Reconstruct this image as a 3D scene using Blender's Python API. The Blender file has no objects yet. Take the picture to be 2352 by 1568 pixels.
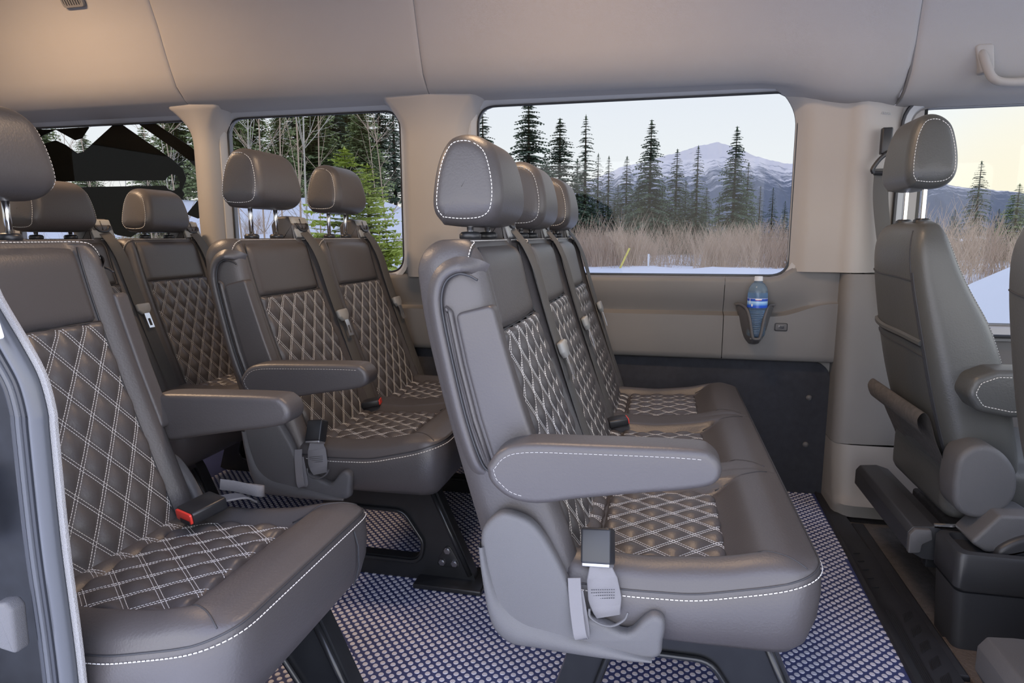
import bpy, math, random
import numpy as np
from mathutils import Matrix, Vector
random.seed(7); rng = np.random.default_rng(7)
PI = math.pi
scene = bpy.context.scene
COL = scene.collection

# ------------------------------------------------------------------ camera
def make_camera():
    yaw, pitch, roll, H = .2245, .161, -.0032, .9611
    f = Vector((-math.sin(yaw)*math.cos(pitch), math.cos(yaw)*math.cos(pitch), -math.sin(pitch)))
    r = Vector((math.cos(yaw), math.sin(yaw), 0)); u = r.cross(f)
    r2 = math.cos(roll)*r + math.sin(roll)*u; u2 = -math.sin(roll)*r + math.cos(roll)*u
    cd = bpy.data.cameras.new('camera'); co = bpy.data.objects.new('camera', cd); COL.objects.link(co)
    cd.sensor_width = 36; cd.lens = 1495.45/2352*36; cd.clip_start = .02; cd.clip_end = 9000
    m = Matrix((r2, u2, -f)).transposed().to_4x4(); m.translation = (0, 0, H)
    co.matrix_world = m
    scene.camera = co
make_camera()

# ------------------------------------------------------------------ sky, exposure
SKY = 2.6
def make_world():
    w = bpy.data.worlds.new('sky'); scene.world = w; w.use_nodes = True
    nt = w.node_tree; nt.nodes.clear()
    out = nt.nodes.new('ShaderNodeOutputWorld'); bg = nt.nodes.new('ShaderNodeBackground')
    tc = nt.nodes.new('ShaderNodeTexCoord'); sx = nt.nodes.new('ShaderNodeSeparateXYZ')
    nt.links.new(tc.outputs['Generated'], sx.inputs[0])
    rp = nt.nodes.new('ShaderNodeValToRGB'); e = rp.color_ramp.elements
    e[0].position = 0.0; e[0].color = (.98, .90, .80, 1)
    e[1].position = .85; e[1].color = (.52, .59, .90, 1)
    a = rp.color_ramp.elements.new(.10); a.color = (.93, .94, .95, 1)
    b = rp.color_ramp.elements.new(.30); b.color = (.80, .84, .96, 1)
    nt.links.new(sx.outputs['Z'], rp.inputs[0])
    # sunset glow low over the road ahead of the van
    dt = nt.nodes.new('ShaderNodeVectorMath'); dt.operation = 'DOT_PRODUCT'; dt.inputs[1].default_value = (.44, .898, .0)
    nt.links.new(tc.outputs['Generated'], dt.inputs[0])
    mr = nt.nodes.new('ShaderNodeMapRange'); mr.interpolation_type = 'SMOOTHSTEP'; mr.inputs['From Min'].default_value = .978; mr.inputs['From Max'].default_value = 1.0
    nt.links.new(dt.outputs['Value'], mr.inputs['Value'])
    mx = nt.nodes.new('ShaderNodeMix'); mx.data_type = 'RGBA'; mx.inputs['B'].default_value = (1.0, .92, .75, 1)
    nt.links.new(mr.outputs[0], mx.inputs['Factor']); nt.links.new(rp.outputs[0], mx.inputs['A'])
    nt.links.new(mx.outputs['Result'], bg.inputs[0]); bg.inputs[1].default_value = SKY
    nt.links.new(bg.outputs[0], out.inputs[0])
make_world()
vs = scene.view_settings
vs.view_transform = 'Standard'; vs.look = 'None'; vs.gamma = 1; vs.use_curve_mapping = False
vs.exposure = 0.80
cy = scene.cycles
cy.max_bounces = 8; cy.diffuse_bounces = 4; cy.glossy_bounces = 3; cy.transmission_bounces = 6; cy.transparent_max_bounces = 8

# ------------------------------------------------------------------ materials
def mat(name, col, rough=.5, metal=0., bump=None, spec=.5, noise=None, coat=0., sheen=0.):
    """bump=(kind, scale, strength); noise=(scale, amount) varies the base colour a little"""
    m = bpy.data.materials.new(name); m.use_nodes = True
    nt = m.node_tree; p = nt.nodes['Principled BSDF']
    p.inputs['Base Color'].default_value = (*col, 1); p.inputs['Roughness'].default_value = rough
    p.inputs['Metallic'].default_value = metal; p.inputs['Specular IOR Level'].default_value = spec
    p.inputs['Coat Weight'].default_value = coat; p.inputs['Sheen Weight'].default_value = sheen
    tc = nt.nodes.new('ShaderNodeTexCoord')
    if noise:
        n = nt.nodes.new('ShaderNodeTexNoise'); n.inputs['Scale'].default_value = noise[0]; n.inputs['Detail'].default_value = 4
        nt.links.new(tc.outputs['Object'], n.inputs['Vector'])
        mr = nt.nodes.new('ShaderNodeMapRange'); mr.inputs['To Min'].default_value = 1-noise[1]; mr.inputs['To Max'].default_value = 1+noise[1]
        nt.links.new(n.outputs['Fac'], mr.inputs['Value'])
        mx = nt.nodes.new('ShaderNodeVectorMath'); mx.operation = 'SCALE'; mx.inputs[0].default_value = col
        nt.links.new(mr.outputs[0], mx.inputs['Scale']); nt.links.new(mx.outputs[0], p.inputs['Base Color'])
    if bump:
        kind, sc, st = bump
        if kind == 'voronoi':
            t = nt.nodes.new('ShaderNodeTexVoronoi'); o = t.outputs['Distance']
        else:
            t = nt.nodes.new('ShaderNodeTexNoise'); t.inputs['Detail'].default_value = 3; o = t.outputs['Fac']
        t.inputs['Scale'].default_value = sc
        nt.links.new(tc.outputs['Object'], t.inputs['Vector'])
        b = nt.nodes.new('ShaderNodeBump'); b.inputs['Strength'].default_value = st; b.inputs['Distance'].default_value = .002
        nt.links.new(o, b.inputs['Height']); nt.links.new(b.outputs[0], p.inputs['Normal'])
    return m
M = {}
M['leather'] = mat('leather', (.066, .0600, .0595), .42, bump=('noise', 260, .22), noise=(6, .08))
M['leather_front'] = mat('leather_front', (.066, .066, .062), .42, bump=('noise', 260, .25), noise=(6, .08))
M['stitch'] = mat('stitch', (.66, .645, .61), .8)
M['kick'] = mat('kick', (.21, .20, .19), .55, bump=('noise', 900, .12))
M['bezel'] = mat('bezel', (.30, .30, .285), .45)
M['seam'] = mat('seam', (.03, .03, .033), .55)
M['plastic_grey'] = mat('plastic_grey', (.092, .090, .092), .52, bump=('noise', 900, .35))
M['plastic_dark'] = mat('plastic_dark', (.03, .031, .034), .42, bump=('noise', 700, .15))
M['plastic_black'] = mat('plastic_black', (.018, .019, .022), .36)
M['red'] = mat('red', (.72, .05, .035), .35)
M['belt'] = mat('belt', (.075, .071, .066), .7, bump=('noise', 1400, .3))
M['belt_light'] = mat('belt_light', (.165, .16, .165), .75, bump=('noise', 1400, .3))
M['steel'] = mat('steel', (.75, .75, .76), .18, 1.)
M['bolt'] = mat('bolt', (.35, .36, .38), .3, 1.)
M['frame_black'] = mat('frame_black', (.016, .017, .019), .28, noise=(30, .3))
M['headliner'] = mat('headliner', (.345, .325, .305), .95, bump=('noise', 1100, .25), noise=(5, .03))
M['pillar'] = mat('pillar', (.345, .322, .298), .62, bump=('noise', 1300, .08))
M['sill_trim'] = mat('sill_trim', (.40, .40, .40), .55)
M['panel'] = mat('panel', (.165, .158, .152), .6, bump=('noise', 1300, .1), noise=(8, .05))
M['carpet_wall'] = mat('carpet_wall', (.026, .028, .036), .95, bump=('noise', 500, .4), noise=(40, .35))
M['carpet_floor'] = mat('carpet_floor', (.075, .066, .06), .98, bump=('noise', 260, .9), noise=(70, .5))
M['mat_brown'] = mat('mat_brown', (.085, .065, .05), .9, bump=('voronoi', 160, .8), noise=(50, .3))
M['floor'] = mat('floor', (.036, .048, .135), .42, noise=(14, .25))
M['stud'] = mat('stud', (.50, .50, .56), .35, noise=(25, .12))  # sky sheen on the stud tops painted in as pale grey
M['sill_black'] = mat('sill_black', (.016, .017, .02), .55, bump=('noise', 300, .15), noise=(12, .4))
M['rubber'] = mat('rubber', (.062, .065, .072), .34, bump=('noise', 600, .1))
M['rubber_dark'] = mat('rubber_dark', (.022, .024, .03), .4)
M['fabric_edge'] = mat('fabric_edge', (.27, .265, .26), .9, bump=('voronoi', 700, .6))
M['body_black'] = mat('body_black', (.010, .011, .014), .5, spec=.2, noise=(40, .6))
M['white_plastic'] = mat('white_plastic', (.75, .76, .78), .4)
M['grey_metal'] = mat('grey_metal', (.45, .45, .47), .35, .8)
M['snow'] = mat('snow', (.86, .88, .92), .9, bump=('noise', 4, .3), noise=(.9, .05))
M['decal'] = mat('decal', (.012, .014, .010), .55, bump=('voronoi', 120, .3))
M['lamp_case'] = mat('lamp_case', (.5, .49, .47), .5)
M['bark'] = mat('bark', (.10, .075, .055), .9)
M['birch'] = mat('birch', (.62, .57, .50), .8, noise=(6, .3))
M['twig'] = mat('twig', (.56, .43, .32), .9, noise=(2, .25))
M['needle_dark'] = mat('needle_dark', (.11, .16, .095), .8, noise=(.7, .35))
M['needle_mid'] = mat('needle_mid', (.30, .37, .16), .8, noise=(.7, .35))
M['needle_light'] = mat('needle_light', (.52, .60, .13), .8, noise=(.9, .35))
M['cap'] = mat('cap', (.62, .64, .67), .4)
M['stake_yellow'] = mat('stake_yellow', (.75, .65, .15), .6)

def glass_mat(name, tint, gloss=.06):
    m = bpy.data.materials.new(name); m.use_nodes = True; nt = m.node_tree; nt.nodes.clear()
    out = nt.nodes.new('ShaderNodeOutputMaterial'); mx = nt.nodes.new('ShaderNodeMixShader')
    t = nt.nodes.new('ShaderNodeBsdfTransparent'); t.inputs[0].default_value = (*tint, 1)
    g = nt.nodes.new('ShaderNodeBsdfGlossy'); g.inputs['Roughness'].default_value = .02
    mx.inputs[0].default_value = gloss
    nt.links.new(t.outputs[0], mx.inputs[1]); nt.links.new(g.outputs[0], mx.inputs[2]); nt.links.new(mx.outputs[0], out.inputs[0])
    return m
M['glass_tint'] = glass_mat('glass_tint', (.205, .213, .216), .016)
M['glass_clear'] = glass_mat('glass_clear', (.222, .230, .226), .016)

def bottle_mat():
    m = bpy.data.materials.new('bottle_plastic'); m.use_nodes = True; nt = m.node_tree
    p = nt.nodes['Principled BSDF']; p.inputs['Base Color'].default_value = (.62, .80, .95, 1)
    p.inputs['Roughness'].default_value = .06; p.inputs['Transmission Weight'].default_value = .9; p.inputs['IOR'].default_value = 1.3
    return m
M['bottle'] = bottle_mat()
M['glass_screen'] = glass_mat('glass_screen', (.80, .82, .80), .02)

def label_mat():
    """printed wrap: blue band with a pale sky strip, a red and white name bar and small marks"""
    m = bpy.data.materials.new('bottle_label'); m.use_nodes = True; nt = m.node_tree
    p = nt.nodes['Principled BSDF']; p.inputs['Roughness'].default_value = .3
    tc = nt.nodes.new('ShaderNodeTexCoord'); s = nt.nodes.new('ShaderNodeSeparateXYZ'); nt.links.new(tc.outputs['Object'], s.inputs[0])
    mr = nt.nodes.new('ShaderNodeMapRange'); mr.inputs['From Min'].default_value = .105; mr.inputs['From Max'].default_value = .139
    nt.links.new(s.outputs['Z'], mr.inputs['Value'])
    rp = nt.nodes.new('ShaderNodeValToRGB'); rp.color_ramp.interpolation = 'LINEAR'; e = rp.color_ramp.elements
    e[0].position = 0; e[0].color = (.02, .08, .55, 1); e[1].position = 1; e[1].color = (.02, .06, .45, 1)
    for pos, c in ((.22, (.02, .10, .60)), (.30, (.10, .28, .70)), (.55, (.38, .62, .88)), (.66, (.42, .66, .90)), (.70, (.03, .09, .5)), (.93, (.03, .09, .5)), (.95, (.8, .85, .9))):
        k = rp.color_ramp.elements.new(pos); k.color = (*c, 1)
    nt.links.new(mr.outputs[0], rp.inputs[0]); nt.links.new(rp.outputs[0], p.inputs['Base Color'])
    return m
M['label'] = label_mat()

def mountain_mat():
    m = bpy.data.materials.new('mountain'); m.use_nodes = True; nt = m.node_tree
    p = nt.nodes['Principled BSDF']; p.inputs['Roughness'].default_value = 1; p.inputs['Specular IOR Level'].default_value = 0
    tc = nt.nodes.new('ShaderNodeTexCoord'); s = nt.nodes.new('ShaderNodeSeparateXYZ'); nt.links.new(tc.outputs['Object'], s.inputs[0])
    n = nt.nodes.new('ShaderNodeTexNoise'); n.inputs['Scale'].default_value = .016; n.inputs['Detail'].default_value = 9; n.inputs['Roughness'].default_value = .68
    nt.links.new(tc.outputs['Object'], n.inputs['Vector'])
    mr = nt.nodes.new('ShaderNodeMapRange'); mr.inputs['From Min'].default_value = 0; mr.inputs['From Max'].default_value = 260
    nt.links.new(s.outputs['Z'], mr.inputs['Value'])
    ad = nt.nodes.new('ShaderNodeMath'); ad.operation = 'ADD'; nt.links.new(mr.outputs[0], ad.inputs[0])
    sb = nt.nodes.new('ShaderNodeMath'); sb.operation = 'MULTIPLY_ADD'; sb.inputs[1].default_value = 1.7; sb.inputs[2].default_value = -.85
    nt.links.new(n.outputs['Fac'], sb.inputs[0]); nt.links.new(sb.outputs[0], ad.inputs[1])
    rp = nt.nodes.new('ShaderNodeValToRGB'); e = rp.color_ramp.elements
    e[0].position = .50; e[0].color = (.22, .24, .28, 1); e[1].position = .82; e[1].color = (.90, .85, .82, 1)
    k = rp.color_ramp.elements.new(.66); k.color = (.46, .46, .49, 1)
    nt.links.new(ad.outputs[0], rp.inputs[0]); nt.links.new(rp.outputs[0], p.inputs['Base Color'])
    return m
M['mountain'] = mountain_mat()

# ------------------------------------------------------------------ object helpers
def link(name, me, m=None, parent=None, loc=None):
    o = bpy.data.objects.new(name, me); COL.objects.link(o)
    if m is not None and me is not None and not me.materials: me.materials.append(m)
    if parent is not None: o.parent = parent
    if loc is not None: o.location = loc
    return o
def make_mesh(name, geo, m=None, smooth=True, sharp=None):
    V, F = geo
    me = bpy.data.meshes.new(name); me.from_pydata([tuple(map(float, v)) for v in V], [], [tuple(int(i) for i in f) for f in F])
    me.validate(); me.update()
    if m is not None: me.materials.append(m)
    if smooth:
        me.polygons.foreach_set('use_smooth', [True]*len(me.polygons))
        if sharp is not None: me.set_sharp_from_angle(angle=math.radians(sharp))
    return me
def obj(name, geo, m, parent=None, smooth=True, sharp=40, loc=None):
    return link(name, make_mesh(name, geo, m, smooth, sharp), None, parent, loc)
def empty(name, label, cat, loc=(0, 0, 0), group=None, rz=0):
    o = bpy.data.objects.new(name, None); COL.objects.link(o); o.location = loc; o.rotation_euler = (0, 0, rz)
    o.empty_display_size = .05
    tag(o, label, cat, group); return o
def tag(o, label, cat, group=None):
    o['label'] = label; o['category'] = cat
    if group: o['group'] = group
    return o
def structure(o, label=None):
    o['kind'] = 'structure'
    if label: o['label'] = label
    return o
def stuff(o): o['kind'] = 'stuff'; return o

# ------------------------------------------------------------------ geometry helpers (verts, faces)
def join(*gs):
    V = []; F = []
    for v, f in gs:
        b = len(V); V.extend([tuple(p) for p in v]); F.extend([tuple(i+b for i in q) for q in f])
    return V, F
def shift(g, d): return [(p[0]+d[0], p[1]+d[1], p[2]+d[2]) for p in g[0]], g[1]
def box(x0, x1, y0, y1, z0, z1, bev=0.):
    if bev <= 0:
        V = [(x, y, z) for z in (z0, z1) for y in (y0, y1) for x in (x0, x1)]
        return V, [(0, 2, 3, 1), (4, 5, 7, 6), (0, 1, 5, 4), (2, 6, 7, 3), (0, 4, 6, 2), (1, 3, 7, 5)]
    o = round_poly([(x0, y0), (x1, y0), (x1, y1), (x0, y1)], bev, 3)
    return prism(o, z0, z1, 'z', bev)
def fix(g): return g
def round_poly(pts, r, n=5):
    out = []; N = len(pts)
    rr = r if hasattr(r, '__len__') else [r]*N
    for i in range(N):
        p = np.array(pts[i], float); a = np.array(pts[i-1], float); b = np.array(pts[(i+1) % N], float)
        u = a-p; v = b-p; lu = np.linalg.norm(u); lv = np.linalg.norm(v); u /= lu; v /= lv
        c = float(np.clip(u@v, -1, 1)); ang = math.acos(c)
        if rr[i] <= 0 or ang > PI-.03: out.append(tuple(p)); continue
        t = min(rr[i]/math.tan(ang/2), lu*.49, lv*.49)
        p0 = p+u*t; p1 = p+v*t
        for k in range(n+1):
            s = k/n; out.append(tuple((1-s)**2*p0+2*s*(1-s)*p+s*s*p1))
    return out
def offset_poly(pts, d):
    P = np.array(pts, float); A = np.sum(P[:, 0]*np.roll(P[:, 1], -1)-np.roll(P[:, 0], -1)*P[:, 1])
    sg = 1 if A > 0 else -1
    a = P-np.roll(P, 1, 0); b = np.roll(P, -1, 0)-P
    na = np.stack([-a[:, 1], a[:, 0]], 1); nb = np.stack([-b[:, 1], b[:, 0]], 1)
    na /= np.linalg.norm(na, axis=1)[:, None]+1e-12; nb /= np.linalg.norm(nb, axis=1)[:, None]+1e-12
    n = na+nb; n /= np.linalg.norm(n, axis=1)[:, None]+1e-12
    return P+sg*d*n      # inward for d>0
def place(p, h, axis):
    if axis == 'z': return (p[0], p[1], h)
    if axis == 'y': return (p[0], h, p[1])
    return (h, p[0], p[1])
def prism(pts, h0, h1, axis='y', bev=0., nb=3, dome=0.):
    """extrude a 2-D outline along an axis, with rounded rims"""
    rings = []
    if bev > 0:
        for k in range(nb+1):
            a = k/nb*PI/2; rings.append((offset_poly(pts, bev*(1-math.sin(a))), h0+(1-math.cos(a))*bev*(1 if h1 > h0 else -1)))
        for k in range(nb+1):
            a = PI/2-k/nb*PI/2; rings.append((offset_poly(pts, bev*(1-math.sin(a))), h1-(1-math.cos(a))*bev*(1 if h1 > h0 else -1)))
    else: rings = [(np.array(pts), h0), (np.array(pts), h1)]
    V = []; F = []; n = len(pts)
    for R, h in rings: V += [place(p, h, axis) for p in R]
    for k in range(len(rings)-1):
        for i in range(n):
            j = (i+1) % n; F.append((k*n+i, k*n+j, (k+1)*n+j, (k+1)*n+i))
    F.append(tuple(range(n-1, -1, -1))); F.append(tuple((len(rings)-1)*n+i for i in range(n)))
    return V, F
def loft(loops, closed=True, cap0=True, cap1=True):
    V = []; F = []; n = len(loops[0])
    for L in loops: V += [tuple(p) for p in L]
    for k in range(len(loops)-1):
        for i in range(n if closed else n-1):
            j = (i+1) % n; F.append((k*n+i, k*n+j, (k+1)*n+j, (k+1)*n+i))
    if cap0: F.append(tuple(range(n-1, -1, -1)))
    if cap1: F.append(tuple((len(loops)-1)*n+i for i in range(n)))
    return V, F
def grid(fn, U, Vv):
    V = [fn(u, v) for v in Vv for u in U]; n = len(U)
    F = [(j*n+i, j*n+i+1, (j+1)*n+i+1, (j+1)*n+i) for j in range(len(Vv)-1) for i in range(n-1)]
    return V, F
def catmull(pts, n=8):
    P = [np.array(p, float) for p in pts]; P = [2*P[0]-P[1]]+P+[2*P[-1]-P[-2]]; out = []
    for i in range(1, len(P)-2):
        for k in range(n):
            t = k/n
            out.append(.5*((2*P[i])+(-P[i-1]+P[i+1])*t+(2*P[i-1]-5*P[i]+4*P[i+1]-P[i+2])*t*t+(-P[i-1]+3*P[i]-3*P[i+1]+P[i+2])*t**3))
    out.append(P[-2]); return out
def tube(path, r, n=8, caps=True, closed=False):
    P = [np.array(p, float) for p in path]; N = len(P); loops = []; up = None
    for i in range(N):
        t = (P[(i+1) % N]-P[i-1]) if closed else (P[min(i+1, N-1)]-P[max(i-1, 0)])
        t /= np.linalg.norm(t)+1e-12
        if up is None:
            a = np.array([0, 0, 1.]) if abs(t[2]) < .9 else np.array([1., 0, 0]); up = a-t*(a@t)
        up = up-t*(up@t); up /= np.linalg.norm(up)+1e-12; b = np.cross(t, up)
        rr = r[i] if hasattr(r, '__len__') else r
        loops.append([P[i]+rr*(math.cos(2*PI*k/n)*up+math.sin(2*PI*k/n)*b) for k in range(n)])
    if closed:
        V, F = loft(loops, True, False, False); m = len(loops)-1
        F += [(m*n+i, m*n+(i+1) % n, (i+1) % n, i) for i in range(n)]
        return V, F
    return loft(loops, True, caps, caps)
def ribbon(path, wdir, width, th):
    """flat strap along a path; wdir one vector or one per point"""
    P = [np.array(p, float) for p in path]; N = len(P); loops = []
    for i in range(N):
        t = P[min(i+1, N-1)]-P[max(i-1, 0)]; t /= np.linalg.norm(t)+1e-12
        w = np.array(wdir[i] if hasattr(wdir[0], '__len__') else wdir, float); w = w-t*(w@t); w /= np.linalg.norm(w)+1e-12
        nn = np.cross(t, w); ww = width[i] if hasattr(width, '__len__') else width
        c = [(-.5, -.25), (-.47, -.5), (.47, -.5), (.5, -.25), (.5, .25), (.47, .5), (-.47, .5), (-.5, .25)]
        loops.append([P[i]+w*ww*a+nn*th*b for a, b in c])
    return loft(loops)
def lathe(prof, n=24, cx=0, cy=0):
    loops = [[(cx+r*math.cos(2*PI*k/n), cy+r*math.sin(2*PI*k/n), z) for k in range(n)] for r, z in prof]
    return loft(loops)
def smooth_curve(xs, ys, w, n=400):
    q = np.linspace(xs[0], xs[-1], n); v = np.interp(q, xs, ys); k = max(1, int(w/(xs[-1]-xs[0])*n)); ker = np.hanning(2*k+3); ker /= ker.sum()
    v = np.convolve(np.pad(v, k+1, mode='edge'), ker, 'valid'); return lambda t: float(np.interp(t, q, v))
def interp(t, xs, ys): return float(np.interp(t, xs, ys))
def sstep(a, b, x):
    t = min(1, max(0, (x-a)/(b-a))); return t*t*(3-2*t)
def stitch_geo(paths, ln=.0036, gap=.0014, r=.00055):
    """dashes of thread along polylines of (point, normal)"""
    V = []; F = []
    for path in paths:
        P = np.array([p for p, _ in path], float); Nn = np.array([n for _, n in path], float)
        if len(P) < 2: continue
        d = np.r_[0, np.cumsum(np.linalg.norm(np.diff(P, axis=0), axis=1))]
        s = .0007
        while s+ln < d[-1]:
            e = [np.array([np.interp(q, d, P[:, k]) for k in range(3)]) for q in (s, s+ln)]
            nn = np.array([np.interp(s+ln/2, d, Nn[:, k]) for k in range(3)]); nn /= np.linalg.norm(nn)+1e-12
            t = e[1]-e[0]; t /= np.linalg.norm(t)+1e-12; b = np.cross(nn, t)
            base = len(V)
            for q in (0, 1):
                c = e[q]; V += [tuple(c-b*r), tuple(c+nn*r*1.3), tuple(c+b*r)]
            F += [(base, base+1, base+4, base+3), (base+1, base+2, base+5, base+4), (base, base+2, base+1), (base+3, base+4, base+5)]
            s += ln+gap
    return V, F
def ring_plate(outer, hole, y0, y1, n=72):
    c = np.mean(np.array(hole), 0)
    def rs(poly):
        P = np.array(poly+[poly[0]], float); d = np.r_[0, np.cumsum(np.linalg.norm(np.diff(P, axis=0), axis=1))]
        q = np.linspace(0, d[-1], 1200, endpoint=False); X = np.interp(q, d, P[:, 0]); Zz = np.interp(q, d, P[:, 1])
        th = np.arctan2(Zz-c[1], X-c[0]); out = []
        for k in range(n):
            a = -PI+2*PI*k/n; i = np.argmin(np.abs(np.angle(np.exp(1j*(th-a))))); out.append((X[i], Zz[i]))
        return out
    A = rs(outer); B = rs(hole)
    return loft([[(p[0], y0, p[1]) for p in B], [(p[0], y0, p[1]) for p in A], [(p[0], y1, p[1]) for p in A], [(p[0], y1, p[1]) for p in B], [(p[0], y0, p[1]) for p in B]], True, False, False)
# ================================================================== the van: floor, walls, windows, headliner
WY = 2.53
def rrect(x0, x1, z0, z1, r, n=8): return round_poly([(x0, z0), (x1, z0), (x1, z1), (x0, z1)], r, n)
def build_floor():
    f = structure(obj('floor', prism([(-3.0, .62), (.558, .62), (.562, 1.44), (.589, WY), (-3.0, WY)], -.03, 0, 'z'), M['floor'], None, False), 'dark blue rubber floor covered with raised round studs')
    r = .0064; n = 10; P = .025; base = (-.5776, 1.4868); pts = []
    for i in range(-90, 90):
        for j in range(-90, 90):
            if (i+j) % 2: continue
            x = base[0]+P*i/2; y = base[1]+P*j/2
            if -1.55 < x < .580 and .95 < y < 2.52: pts.append((x, y))
    # extend the lattice over the rest of the visible floor
    pts = []
    for i in range(-140, 190):
        for j in range(-60, 110):
            if (i+j) % 2: continue
            x = base[0]+P*i/2; y = base[1]+P*j/2
            edge = .5585 if y < 1.44 else .5585+(y-1.44)*.0248
            if -1.75 < x < edge and 1.0 < y < 2.515: pts.append((x, y))
    def dist(p): return p[0]**2+p[1]**2
    vis = [p for p in pts if (p[0] > .285 and p[1] > 1.40) or (-.72 < p[0] < -.30 and 1.33 < p[1] < 1.75)]
    vis.sort(key=dist); near = set(vis[:300])
    ring = [(math.cos(2*PI*k/n), math.sin(2*PI*k/n)) for k in range(n)]
    V0 = [(a*r, b*r, 0) for a, b in ring]+[(a*r*.86, b*r*.86, .0013) for a, b in ring]
    F0 = [(k, (k+1) % n, n+(k+1) % n, n+k) for k in range(n)]+[tuple(n+k for k in range(n))]
    me = make_mesh('stud', (V0, F0), M['stud'], False)
    for p in near: link('stud', me, None, f, (p[0], p[1], 0))
    V = []; F = []
    for p in pts:
        if p in near: continue
        b = len(V); V += [(v[0]+p[0], v[1]+p[1], v[2]) for v in V0]; F += [tuple(i+b for i in q) for q in F0]
    stuff(obj('studs', (V, F), M['stud'], f, False))
build_floor()

WIN = [(-.712, .452), (-1.812, -1.030), (-2.96, -1.965)]
Z0, Z1 = .813, 1.453
def build_far_wall():
    w = structure(obj('wall_left', prism(round_poly([(-2.98, -.03), (.616, -.03), (.616, .506), (-2.98, .506)], [0, 0, .085, 0], 8), 2.518, 2.56, 'y', .003, 2), M['carpet_wall']), 'dark carpeted lower panel of the far side wall')
    for z in (.369, .190):
        V, F = lathe([(.011, 0), (.010, .003), (.006, .006), (.001, .007)], 14)
        obj('rivet', ([(x+.546, 2.517-zz, y+z) for x, y, zz in V], F), M['plastic_grey'], w)
    # moulded trim panels between the carpet and the windows
    def prof(x):
        a = 1-sstep(.42, .58, x); up = .05*sstep(.40, .60, x)
        top = interp(x, [.38, .42, .455, .48, .60], [.805, .812, .838, .852, .836])
        sl = .674+up
        return [(2.535, top+.006), (2.505, top+.004), (2.494, top-.004), (2.492, top-.016), (2.494+.012*a, sl+.05), (2.494+.028*a, sl+.020), (2.494+.032*a, sl+.007), (2.492+.012*a, sl+.000), (2.484, sl-.004), (2.484, sl-.016), (2.484, .60), (2.486, .53), (2.490, .512), (2.498, .506), (2.52, .5055)]
    def panel(x0, x1, n, name):
        xs = np.linspace(x0, x1, n)
        return structure(obj(name, grid(lambda x, k: (x, *prof(x)[int(k)]), xs, range(15)), M['panel'], None, True, 50))
    panel(-2.98, .2275, 8, 'trim_1')['label'] = 'long grey moulded trim panel below the windows'
    panel(.2300, .615, 40, 'trim_2')['label'] = 'short grey trim panel that carries the bottle holder'
    structure(obj('wall_left_lining', box(-2.98, .70, 2.536, 2.56, .45, .80), M['panel'], None, False), 'panel backing of the far side wall')
    structure(obj('wall_left_front', box(.60, .82, 2.546, 2.57, -.03, 1.50), M['panel'], None, False), 'body side behind the front pillar')
    # painted body side with the window openings, the reveals, the panes
    cells = [(-.87, .66), (-1.89, -.87), (-3.0, -1.89)]
    for i, ((x0, x1), (a, b)) in enumerate(zip(WIN, cells)):
        hole = rrect(x0, x1, Z0, Z1, .072)
        structure(obj('wall_left_upper', ring_plate([(a, .78), (b, .78), (b, 1.60), (a, 1.60)], hole, 2.536, 2.56, 220), M['pillar'], None, False))
        o1 = [(p[0], 2.534, p[1]) for p in hole]; o2 = [(p[0], 2.515, p[1]) for p in offset_poly(hole, -.006)]
        o3 = [(p[0], 2.500, p[1]) for p in offset_poly(hole, -.018)]; o4 = [(p[0], 2.500, p[1]) for p in offset_poly(hole, -.032)]
        wn = structure(obj('window_%d' % (i+1), loft([o1, o2, o3, o4], True, False, False), M['sill_trim']), ['wide front side window looking out to the mountain', 'middle side window looking onto birches and pines', 'rear side window with the black decal'][i])
        obj('pane', ([(p[0], 2.533, p[1]) for p in offset_poly(hole, -.004)], [tuple(range(len(hole)))]), M['glass_tint'], wn, False)
        obj('gasket', tube([(p[0], 2.529, p[1]) for p in offset_poly(hole, .002)], .0042, 6, closed=True), M['plastic_black'], wn)
    # pillar trims
    def pillar(name, x0, x1, label, top=1.50, dl=1, dr=1):
        loops = []
        for z in list(np.linspace(.80, 1.28, 6))+list(np.linspace(1.30, top, 16)):
            f = .072*max(0, (z-1.33)/.145)**2.2 if z > 1.33 else 0; f = min(f, .085); g = .03*f/.07
            a = x0-f*dl; b = x1+f*dr; w_ = min(.045, (b-a)*.3)
            loops.append([(a-.012, 2.535, z), (a, 2.512, z), (a+.006, 2.492-g*.5, z), (a+w_*.6, 2.466-g, z), (a+w_, 2.456-g, z), ((a+b)/2, 2.451-g, z), (b-w_, 2.456-g, z), (b-w_*.6, 2.466-g, z), (b-.006, 2.492-g*.5, z), (b, 2.512, z), (b+.012, 2.535, z)])
        return structure(obj(name, loft(loops, False, False, False), M['pillar'], None, True, 60), label)
    pillar('trim_3', -1.008, -.738, 'wide beige pillar trim between the front and middle windows')
    pillar('trim_4', -1.955, -1.832, 'narrow beige pillar trim between the middle and rear windows')
    # front pillar beside the driver
    loops = []
    for z in list(np.linspace(.832, 1.25, 5))+list(np.linspace(1.28, 1.46, 12)):
        f = .06*max(0, (z-1.33)/.13)**2.2 if z > 1.33 else 0
        loops.append([(.442-f, 2.535, z), (.458-f, 2.512, z), (.472-f*.6, 2.490, z), (.50, 2.474, z), (.590, 2.464, z), (.606, 2.452, z), (.622, 2.440, z), (.645, 2.436, z), (.690, 2.452, z), (.745, 2.490, z), (.80, 2.52, z), (.86, 2.545, z)])
    structure(obj('trim_5', loft(loops, False, False, False), M['pillar'], None, True, 60), 'broad beige pillar trim behind the driver seat')
    loops = []
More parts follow.
